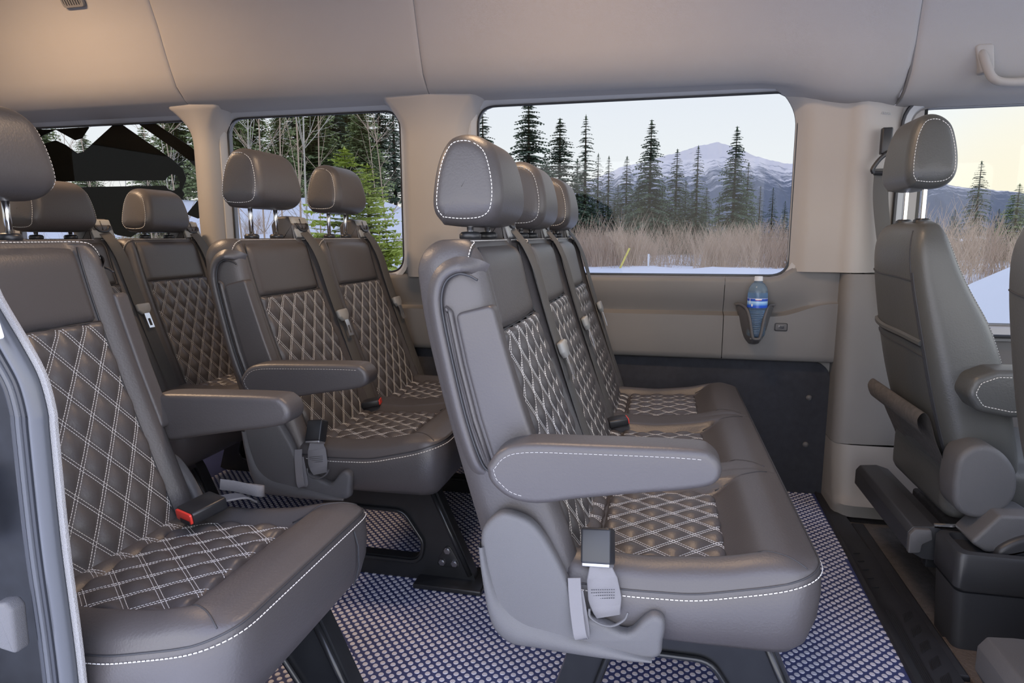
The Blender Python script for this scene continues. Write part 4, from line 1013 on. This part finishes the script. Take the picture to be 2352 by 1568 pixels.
def bottle_and_holder():
    h = empty('bottle_holder', 'dark plastic bottle pocket with a V-shaped opening on the wall panel', 'holder', (.336, 2.47, .57))
    Lh = [(-.066, 2.486, .712), (-.050, 2.470, .712), (-.034, 2.436, .700), (-.024, 2.420, .668), (-.018, 2.414, .632), (-.013, 2.412, .607), (-.008, 2.412, .598)]
    E = catmull([np.array((x, y-2.47, z-.57)) for x, y, z in Lh+[(-x, y, z) for x, y, z in Lh[::-1]]], 4)
    Wl = [(-.076, 2.492, .714), (-.066, 2.492, .705), (-.056, 2.492, .668), (-.046, 2.492, .625), (-.034, 2.492, .590), (-.020, 2.492, .572), (-.010, 2.492, .566)]
    Wp = catmull([np.array((x, y-2.47, z-.57)) for x, y, z in Wl+[(-x, y, z) for x, y, z in Wl[::-1]]], 4)
    mid = [(a*.45+b*.55)+np.array((0, -.016*math.sin(PI*i/(len(E)-1)), -.004)) for i, (a, b) in enumerate(zip(E, Wp))]
    obj('pocket', loft([E, mid, Wp], False, False, False), M['plastic_grey'], h, True, 80)
    obj('rim', tube(E, .0052, 8), M['plastic_grey'], h)
    obj('liner', loft([[p+np.array((0, .006, 0)) for p in E], [np.array((p[0]*.9, .022, p[2])) for p in E]], False, False, False), M['plastic_black'], h)
    obj('base', box(-.020, .020, -.050, .02, .024, .030), M['plastic_grey'], h)
    b = empty('water_bottle', 'clear water bottle with a blue label standing in the wall holder', 'bottle', (.338, 2.448, .602))
    pr = [(.004, .0), (.026, .0), (.031, .006)]
    for k in range(11):
        z = .014+k*.0078; pr += [(.0325, z), (.0325, z+.003), (.0308, z+.005)]
    pr += [(.0335, .101), (.0338, .104), (.0338, .140), (.0342, .150), (.0335, .163), (.030, .176), (.022, .188), (.0145, .194), (.0135, .200), (.0135, .203)]
    obj('body', lathe(pr, 32), M['bottle'], b, True, 60)
    obj('wrap_label', loft([[(.0344*math.cos(t), .0344*math.sin(t), z) for t in np.linspace(0, 2*PI, 40, endpoint=False)] for z in (.105, .139)], True, False, False), M['label'], b)
    def onlab(u0, u1, z0, z1, m, n, r=.0349):
        a0 = -PI/2+u0/r; a1 = -PI/2+u1/r
        obj(n, grid(lambda t, z: (r*math.cos(t), r*math.sin(t), z), np.linspace(a0, a1, 6), (z0, z1)), m, b, False)
    onlab(-.012, .010, .1335, .1372, M['white_plastic'], 'name_bar'); onlab(-.011, .009, .1322, .1334, M['red'], 'name_underline')
    onlab(-.026, -.020, .110, .119, M['white_plastic'], 'badge'); onlab(-.034, -.031, .118, .136, M['white_plastic'], 'side_print')
    obj('cap', lathe([(.004, .2145), (.0128, .2145), (.0142, .213), (.0142, .203), (.0150, .202), (.0150, .199), (.0138, .198)][::-1], 28), M['cap'], b)
    # water inside, a little below the shoulder
    wm = bpy.data.materials.new('water'); wm.use_nodes = True; p = wm.node_tree.nodes['Principled BSDF']
    p.inputs['Base Color'].default_value = (.30, .52, .80, 1); p.inputs['Roughness'].default_value = .02; p.inputs['Transmission Weight'].default_value = .85; p.inputs['IOR'].default_value = 1.33
    obj('water', lathe([(.004, .002), (.024, .002), (.0295, .010), (.0298, .10), (.0322, .104), (.0325, .158)], 28), wm, b)
    u = empty('usb_socket', 'small rounded usb socket beside the bottle pocket', 'socket', (.428, 2.484, .633))
    obj('plate', prism(rrect(-.020, .020, -.0125, .0125, .005, 4), -.004, .004, 'y', .0015, 2), M['plastic_grey'], u)
    obj('plate_edge', tube([(p[0], -.0015, p[1]) for p in rrect(-.021, .021, -.0135, .0135, .005, 4)], .0012, 5, closed=True), M['plastic_black'], u)
    obj('port', prism(rrect(-.006, .008, -.0035, .0035, .001, 2), -.005, 0, 'y'), M['plastic_black'], u)
    obj('port_edge', tube([(p[0], -.0045, p[1]) for p in rrect(-.007, .009, -.0042, .0042, .001, 2)], .0008, 5, closed=True), M['steel'], u)
bottle_and_holder()

def airbag_mark():
    c = bpy.data.curves.new('mark', 'FONT'); c.body = 'AIRBAG'; c.size = .0125; c.extrude = .0004
    t = bpy.data.objects.new('mark', c); COL.objects.link(t)
    me = bpy.data.meshes.new_from_object(t.evaluated_get(bpy.context.evaluated_depsgraph_get())); me.name = 'airbag_lettering'
    bpy.data.objects.remove(t); me.materials.clear(); me.materials.append(M['sill_trim'])
    o = bpy.data.objects.new('airbag_lettering', me); COL.objects.link(o); o.location = (.690, 2.4505, 1.352); o.rotation_euler = (PI/2, 0, math.radians(34))
    o.parent = bpy.data.objects['trim_5']
airbag_mark()
# ================================================================== outside: snow, brush, forest, mountain
def k_of(px):
    """x/y of the horizontal direction seen at an image column"""
    yaw, p = .2245, .161; a = (px-1176)/1495.45; b = .163
    dx = -math.sin(yaw)*math.cos(p)+a*math.cos(yaw)-b*math.sin(yaw)*math.sin(p)
    dy = math.cos(yaw)*math.cos(p)+a*math.sin(yaw)+b*math.cos(yaw)*math.sin(p)
    return dx/dy
def ground(x, y):
    z = -.68
    k = x/max(y, 1e-3)
    if y > 3:
        side = sstep(-.22, -.48, k) if k < -.22 else 0
        z += (1-side)*(.62*sstep(15.5, 19.5, y)-.30*sstep(21, 27, y))
        z += side*(1.05*sstep(5.5, 9.5, y)+2.4*sstep(9, 30, y)+1.5*sstep(30, 60, y))
        z += 1.40*math.exp(-((x-4.1)/1.7)**2-((y-7.8)/1.7)**2)
    z += .06*math.sin(1.3*x+.7*y)*math.sin(.9*y-.4*x)+.035*math.sin(3.1*x-1.2*y)*math.sin(2.3*y)
    return z
def sstep(a, b, x):
    t = min(1, max(0, (x-a)/(b-a))); return t*t*(3-2*t)
def build_ground():
    ys = list(np.linspace(-14, 3, 12))+list(np.linspace(3.4, 40, 110))+list(np.geomspace(42, 1400, 24))
    def fn(u, y):
        w = max(14, 14+abs(y)*1.5); x = u*w
        return (x, y, ground(x, y) if y < 300 else -.5-(y-300)*.002)
    us = np.linspace(-1, 1, 150)
    o = obj('snow_ground', grid(fn, us, ys), M['snow'], None, True, None)
    tag(o, 'white snow cover outside the windows rising to a bank behind the van', 'snow'); o['kind'] = 'structure'
build_ground()
# conifers -----------------------------------------------------------
def conifer(h, R, seed, whorls, per, droop, fill=1., bare=.06, taper=.85):
    r = np.random.default_rng(seed); V = []; F = []
    def tri(a, b, c): i = len(V); V.extend([tuple(a), tuple(b), tuple(c)]); F.append((i, i+1, i+2))
    for w in range(whorls):
        t = bare+(1-bare)*(w+r.uniform(-.3, .3))/whorls
        if t >= .995: continue
        z = h*t; L0 = R*((1-t)**.72)*(.75+.25*min(1, t/.15))+.02*R
        for q in range(per):
            if r.random() > fill: continue
            az = r.uniform(0, 2*PI); L = L0*r.uniform(.62, 1.15)
            d = np.array((math.cos(az), math.sin(az), 0)); n = np.array((-d[1], d[0], 0))
            m = max(4, int(L/R*9)+3); prev = np.array((0, 0, z)); rise = r.uniform(-.05, .16)*(1.2-t)
            for s in range(1, m+1):
                f = s/m; p = np.array((0, 0, z))+d*L*f+np.array((0, 0, L*(rise*f+.18*t*f-droop*f*f)))
                wd = (.34*L*(1-f)**.6+.06*R)*r.uniform(.7, 1.25)
                hang = np.array((0, 0, -(.13*L+.02*R)*r.uniform(.2, 1)))
                tri(prev, p, prev*.5+p*.5+n*wd+hang*.6); tri(prev, p, prev*.5+p*.5-n*wd+hang*.6)
                if s % 2: tri(prev, p, prev*.4+p*.6+hang*1.1)
                prev = p
    for k in range(10):
        az = r.uniform(0, 2*PI); tri((0, 0, h), (.03*R*math.cos(az), .03*R*math.sin(az), h*.96), (.05*R*math.cos(az+1), .05*R*math.sin(az+1), h*.955))
    return V, F
def trunk(h, r0): return tube([(0, 0, -.5), (0, 0, h*.5), (0, 0, h*.985)], [r0, r0*.6, r0*.1], 6)
TREE = []
for i, (h, R, wh, per, dr, fl, mt) in enumerate([(12, 2.5, 54, 9, .30, .92, 'needle_dark'), (12, 2.1, 50, 8, .36, .85, 'needle_dark'), (12, 1.7, 52, 7, .35, .75, 'needle_dark'), (12, 2.9, 54, 10, .26, .95, 'needle_mid'), (6, 1.9, 34, 9, .02, .95, 'needle_light')]):
    TREE.append((make_mesh('foliage', conifer(h, R, 11+i, wh, per, dr, fl), M[mt], False), make_mesh('trunk', trunk(h, .16 if h > 8 else .07), M['bark']), h))
tcount = [0]
def tree(kind, px, D, top_row, label, group=None, name='spruce', wide=1.):
    x = k_of(px)*D; zg = ground(x, D); top = .9611+(541-top_row)/1495.45*D*1.02
    s = (top-zg)/TREE[kind][2]
    o = empty(name, label, 'tree', (x, D, zg-.05), group, random.uniform(0, 6.28))
    o.scale = (s*wide*1.3, s*wide*1.3, s)
    link('foliage', TREE[kind][0], None, o); link('trunk', TREE[kind][1], None, o)
    return o
tree(1, 1112, 46, 246, 'dark spruce at the left corner of the wide front side window')
tree(0, 1215, 43, 226, 'tallest broad spruce near the left end of the wide front side window', None, 'spruce', 1.0)
tree(0, 1285, 46, 285, 'bushy spruce beside the tallest one in the wide front side window', None, 'spruce', 1.1)
tree(2, 1343, 48, 280, 'slim bare-stemmed spruce with a narrow top left of the mountain')
tree(0, 1490, 47, 296, 'lone tall spruce standing clear against the sky left of the mountain', None, 'spruce', .9)
tree(1, 1550, 50, 358, 'spruce standing just left of the mountain summit')
tree(2, 1597, 48, 352, 'thin ragged spruce in front of the left mountain slope')
tree(0, 1682, 40, 316, 'tall dark spruce standing in front of the mountain summit', None, 'spruce', .85)
tree(1, 1712, 46, 390, 'shorter spruce close to the right of the one before the summit')
for px, D, t, kd in ((1372, 60, 362, 2), (1396, 62, 368, 2), (1437, 60, 370, 1), (1325, 56, 372, 0), (1418, 64, 430, 0), (1465, 58, 415, 0), (1520, 60, 430, 1), (1572, 62, 425, 0), (1620, 60, 440, 0), (1650, 62, 452, 1), (1252, 58, 360, 0), (1180, 60, 380, 0), (1300, 60, 430, 0), (1350, 64, 440, 1), (1742, 62, 438, 2), (1771, 64, 442, 2), (1800, 66, 470, 1), (1360, 50, 455, 0), (1385, 54, 448, 0), (1410, 50, 462, 0), (1450, 52, 452, 0), (1480, 54, 440, 3), (1505, 48, 455, 0), (1535, 50, 462, 3), (1560, 46, 470, 0), (1588, 50, 455, 0), (1610, 52, 470, 0), (1690, 52, 465, 0), (1725, 54, 475, 0), (1275, 52, 420, 0), (1230, 54, 400, 0)):
    tree(kd, px, D, t, 'dark spruce in the lower tree line behind the brush', 'lower tree line through the front side window')
for px, D, t, kd in ((2238, 38, 398, 1), (2330, 34, 442, 3), (2290, 44, 490, 0), (2190, 42, 490, 0), (2150, 46, 505, 0), (2118, 48, 480, 2)):
    tree(kd, px, D, t, {398: 'tall thin spruce through the driver door window', 442: 'broad spruce at the right edge of the driver door window'}.get(t, 'low spruce through the driver door window'), None if t in (398, 442) else 'low trees through the driver door window')
for px, D, t, kd in ((540, 26, 120, 3), (596, 32, 170, 3), (655, 27, 215, 3), (692, 36, 150, 0), (730, 30, 140, 3), (768, 33, 110, 0), (806, 36, 130, 3), (842, 30, 200, 3), (880, 36, 120, 1), (912, 38, 180, 2), (505, 28, 150, 3)):
    tree(kd, px, D, t, 'dense green conifer in the forest behind the middle window', 'forest behind the middle window')
tree(4, 800, 8.6, 322, 'young bright yellow-green pine behind the middle window headrests', None, 'young_pine', 1.25)
tree(4, 850, 9.4, 362, 'smaller yellow-green pine to the right of the bright young pine', None, 'young_pine', 1.0)
for px, D, t, kd in ((120, 30, 160, 3), (215, 26, 260, 3), (350, 15, 255, 3), (425, 30, 120, 3)):
    tree(kd, px, D, t, 'snowy conifer close behind the rear decal window', 'conifers behind the rear window')
# bare birches and brush ---------------------------------------------
def bare_tree(h, seed, nb):
    r = np.random.default_rng(seed); gs = []
    lean = r.uniform(-.06, .06, 2); base = [np.array((lean[0]*h*f*f+.05*math.sin(3*f+seed), lean[1]*h*f*f, h*f)) for f in np.linspace(0, 1, 9)]
    gs.append(tube(base, list(np.linspace(.020, .004, 9)), 5))
    for k in range(nb):
        f = r.uniform(.12, .95); i = int(f*8); p = base[i]; az = r.uniform(0, 2*PI); L = h*.42*(1-f*.6)*r.uniform(.5, 1)
        d = np.array((math.cos(az)*.6, math.sin(az)*.6, r.uniform(.5, 1.1))); e = [p+d*L*t+np.array((0, 0, .10*L*t*t)) for t in np.linspace(0, 1, 5)]
        gs.append(tube(e, list(np.linspace(.008, .0025, 5)), 4))
        for q in range(3):
            j = r.integers(1, 4); az2 = az+r.uniform(-1, 1); dd = np.array((math.cos(az2), math.sin(az2), r.uniform(.2, .9)))
            gs.append(tube([e[j], e[j]+dd*L*.25, e[j]+dd*L*.42+np.array((0, 0, .04*L))], [.004, .003, .0015], 3))
    return join(*gs)
BIRCH = [make_mesh('stems', bare_tree(5.5, 31+i, 11), M['birch' if i == 1 else 'twig']) for i in range(4)]
def bare(i, px, D, h, label, group):
    x = k_of(px)*D; o = link('bare_birch', BIRCH[i % 4], None, None, (x, D, ground(x, D)-.05)); s = h/5.5
    o.scale = (s, s, s); o.rotation_euler = (0, 0, random.uniform(0, 6.28)); tag(o, label, 'tree', group)
for i, (px, D, h) in enumerate([(556, 9.5, 4.6), (585, 10, 4.6), (612, 11, 5.2), (650, 10, 4.4), (694, 10.5, 5.4), (712, 9.5, 5.2), (742, 11, 4.6), (872, 12, 3.4), (890, 11, 3.7)]):
    bare(i, px, D, h, 'slender leafless birch standing in snow behind the middle window', 'bare birches behind the middle window')
for i, (px, D, h) in enumerate([(420, 8.5, 3.6), (395, 9.5, 3.2), (350, 9, 3), (230, 9, 3.6), (160, 9.5, 3.2), (300, 10, 3.2)]):
    bare(i, px, D, h, 'leafless sapling behind the rear decal window', 'saplings behind the rear window')
def shrub(seed, h, n, spread):
    r = np.random.default_rng(seed); gs = []
    for k in range(n):
        az = r.uniform(0, 2*PI); b = np.array((r.normal(0, .35), r.normal(0, .35), -.1)); L = h*r.uniform(.55, 1.05); o = r.uniform(.1, spread)
        d = np.array((math.cos(az)*o, math.sin(az)*o, 1.)); mid = b+d*L*.5; top = b+d*L+np.array((math.cos(az)*.05, math.sin(az)*.05, .05))*L
        gs.append(tube([b, mid, top], [.008, .006, .003], 3, False))
        for q in range(3):
            f = r.uniform(.35, .85); p = b+(top-b)*f; a2 = r.uniform(0, 2*PI); dd = np.array((math.cos(a2)*.45, math.sin(a2)*.45, .9))
            gs.append(tube([p, p+dd*L*.16, p+dd*L*.30+np.array((0, 0, .03))], [.005, .0035, .002], 3, False))
    return join(*gs)
SHRUB = [make_mesh('stems', shrub(61+i, 2.2, 70, .42), M['twig'], False) for i in range(4)]
def shrubs(n, px0, px1, d0, d1, h0, h1, label, group):
    for i in range(n):
        px = px0+(px1-px0)*(i+random.uniform(.1, .9))/n; D = random.uniform(d0, d1); x = k_of(px)*D; s = random.uniform(h0, h1)/2.2
        o = link('willow_shrub', SHRUB[i % 4], None, None, (x, D, ground(x, D))); o.scale = (s*1.15, s*1.15, s); o.rotation_euler = (0, 0, random.uniform(0, 6.28))
        tag(o, label, 'shrub', group)
shrubs(16, 1330, 1490, 21.5, 25, .9, 1.7, 'brown leafless willow shrub left of the mountain in the front side window', 'left brush through the front side window')
shrubs(16, 1610, 1830, 21.5, 25, .9, 1.7, 'brown leafless willow shrub below the mountain in the front side window', 'right brush through the front side window')
shrubs(24, 1200, 1830, 26, 33, 1.2, 2.1, 'taller willow shrub in the back row of brush before the spruces', 'back row of brush through the front side window')
shrubs(12, 2110, 2400, 18, 24, 1.0, 1.9, 'brown leafless shrub behind the snow mound at the driver door', 'brush through the driver door window')
shrubs(8, 540, 935, 11.5, 17, .4, .9, 'low brown shrub in the snow behind the middle window', 'brush behind the middle window')
shrubs(5, 110, 460, 9, 13, .4, .8, 'low brown shrub in the snow behind the rear decal window', 'brush behind the rear window')
def stake(px, D, h, m, label, lean):
    x = k_of(px)*D; o = tag(obj('marker_stake', prism([(-.03, -.012), (.03, -.012), (.03, .012), (-.03, .012)], 0, h, 'z', .004, 1), m, None, True, 40, (x, D, ground(x, D)-.05)), label, 'stake'); o.rotation_euler = (0, lean, 0)
stake(1425, 21, .75, M['stake_yellow'], 'thin leaning yellow marker stake in front of the brush', .42)
stake(1492, 21, .45, M['white_plastic'], 'short white marker stake in front of the brush', .0)
# mountain -----------------------------------------------------------
def build_mountain():
    ridge = [(1180, 470), (1300, 440), (1380, 410), (1420, 394), (1470, 384), (1520, 372), (1550, 365), (1580, 357), (1610, 351), (1640, 345), (1660, 352), (1680, 361), (1700, 366), (1720, 374), (1745, 383), (1770, 389), (1820, 396), (1900, 410), (2000, 425), (2110, 436), (2200, 448), (2290, 456), (2352, 464), (2500, 480), (2700, 500)]
    px = np.array([p for p, _ in ridge]); rw = np.array([q for _, q in ridge])
    cols = np.linspace(1180, 2700, 320); r = np.random.default_rng(5)
    def noise(x, seed):
        return sum(math.sin(x*f*.013+seed*1.7*f)*a for f, a in ((1, .5), (2.3, .3), (5.1, .18), (9.7, .12), (19, .08)))
    V = []; F = []; nr = 34
    for j in range(nr):
        t = j/(nr-1)
        for c in cols:
            D = 900+1700*t
            top = .9611+(541-np.interp(c, px, rw))/1495.45*2600
            prof = t**1.25
            jag = noise(c*2.0+260*t, 3)*26*t*(1-t)*2+noise(c*6, 9)*5*t
            V.append((k_of(c)*D, D, -6+(top+6)*prof+jag*(1 if t < 1 else .6)))
    n = len(cols)
    for j in range(nr-1):
        for i in range(n-1): F.append((j*n+i, j*n+i+1, (j+1)*n+i+1, (j+1)*n+i))
    o = obj('mountain', (V, F), M['mountain'], None, True, None)
    tag(o, 'snowy mountain ridge rising behind the tree line', 'mountain')
build_mountain()
# decal on the rear side window ---------------------------------------
def build_decal():
    y = 2.541; z0 = .9611
    d = empty('window_decal', 'large black decal cut in peaks and bands on the rear side window', 'decal', (-2.4, y, 1.0))
    def pix(px, py):      # traced once on the pane, then fixed to it
        yaw, p, ro, F = .2245, .161, -.0032, 1495.45
        f = np.array((-math.sin(yaw)*math.cos(p), math.cos(yaw)*math.cos(p), -math.sin(p))); r = np.array((math.cos(yaw), math.sin(yaw), 0)); u = np.cross(r, f)
        r2 = math.cos(ro)*r+math.sin(ro)*u; u2 = -math.sin(ro)*r+math.cos(ro)*u
        v = f+r2*(px-1176)/F-u2*(py-784)/F; q = v*(y/v[1]); return (q[0]+2.4, q[2]+z0-1.0)
    def piece(pts, rad, n='decal_piece'):
        P = [tuple(p) for p in pts]
        obj(n, prism(round_poly([pix(*p) for p in P], rad, 4), 0, .0012, 'y'), M['decal'], d, False)
    piece([(-60, 300), (118, 297), (206, 291), (188, 318), (172, 322), (150, 310), (128, 298), (112, 305), (60, 330), (-60, 360)], .004)
    piece([(-60, 330), (100, 330), (128, 322), (150, 332), (178, 352), (192, 348), (258, 288), (282, 287), (396, 366), (420, 388), (428, 410), (420, 432), (412, 448), (408, 436), (402, 432), (380, 424), (-60, 431), (-60, 419), (380, 414), (390, 402), (406, 410), (398, 430), (408, 440), (412, 452), (428, 412)][:13]+[(412, 412), (406, 403), (394, 400), (383, 408), (380, 414), (-60, 419)], .003)
    piece([(-60, 434), (380, 426), (386, 434), (398, 438), (410, 430), (418, 436), (424, 446), (410, 470), (370, 500), (300, 545), (270, 540), (230, 520), (-60, 540)], .003)
    piece([(318, 285), (356, 283), (440, 338), (470, 370), (470, 420), (446, 380), (430, 365), (400, 342)], .003)
    piece([(428, 492), (458, 455), (470, 440), (475, 490), (455, 502)], .003)
build_decal()
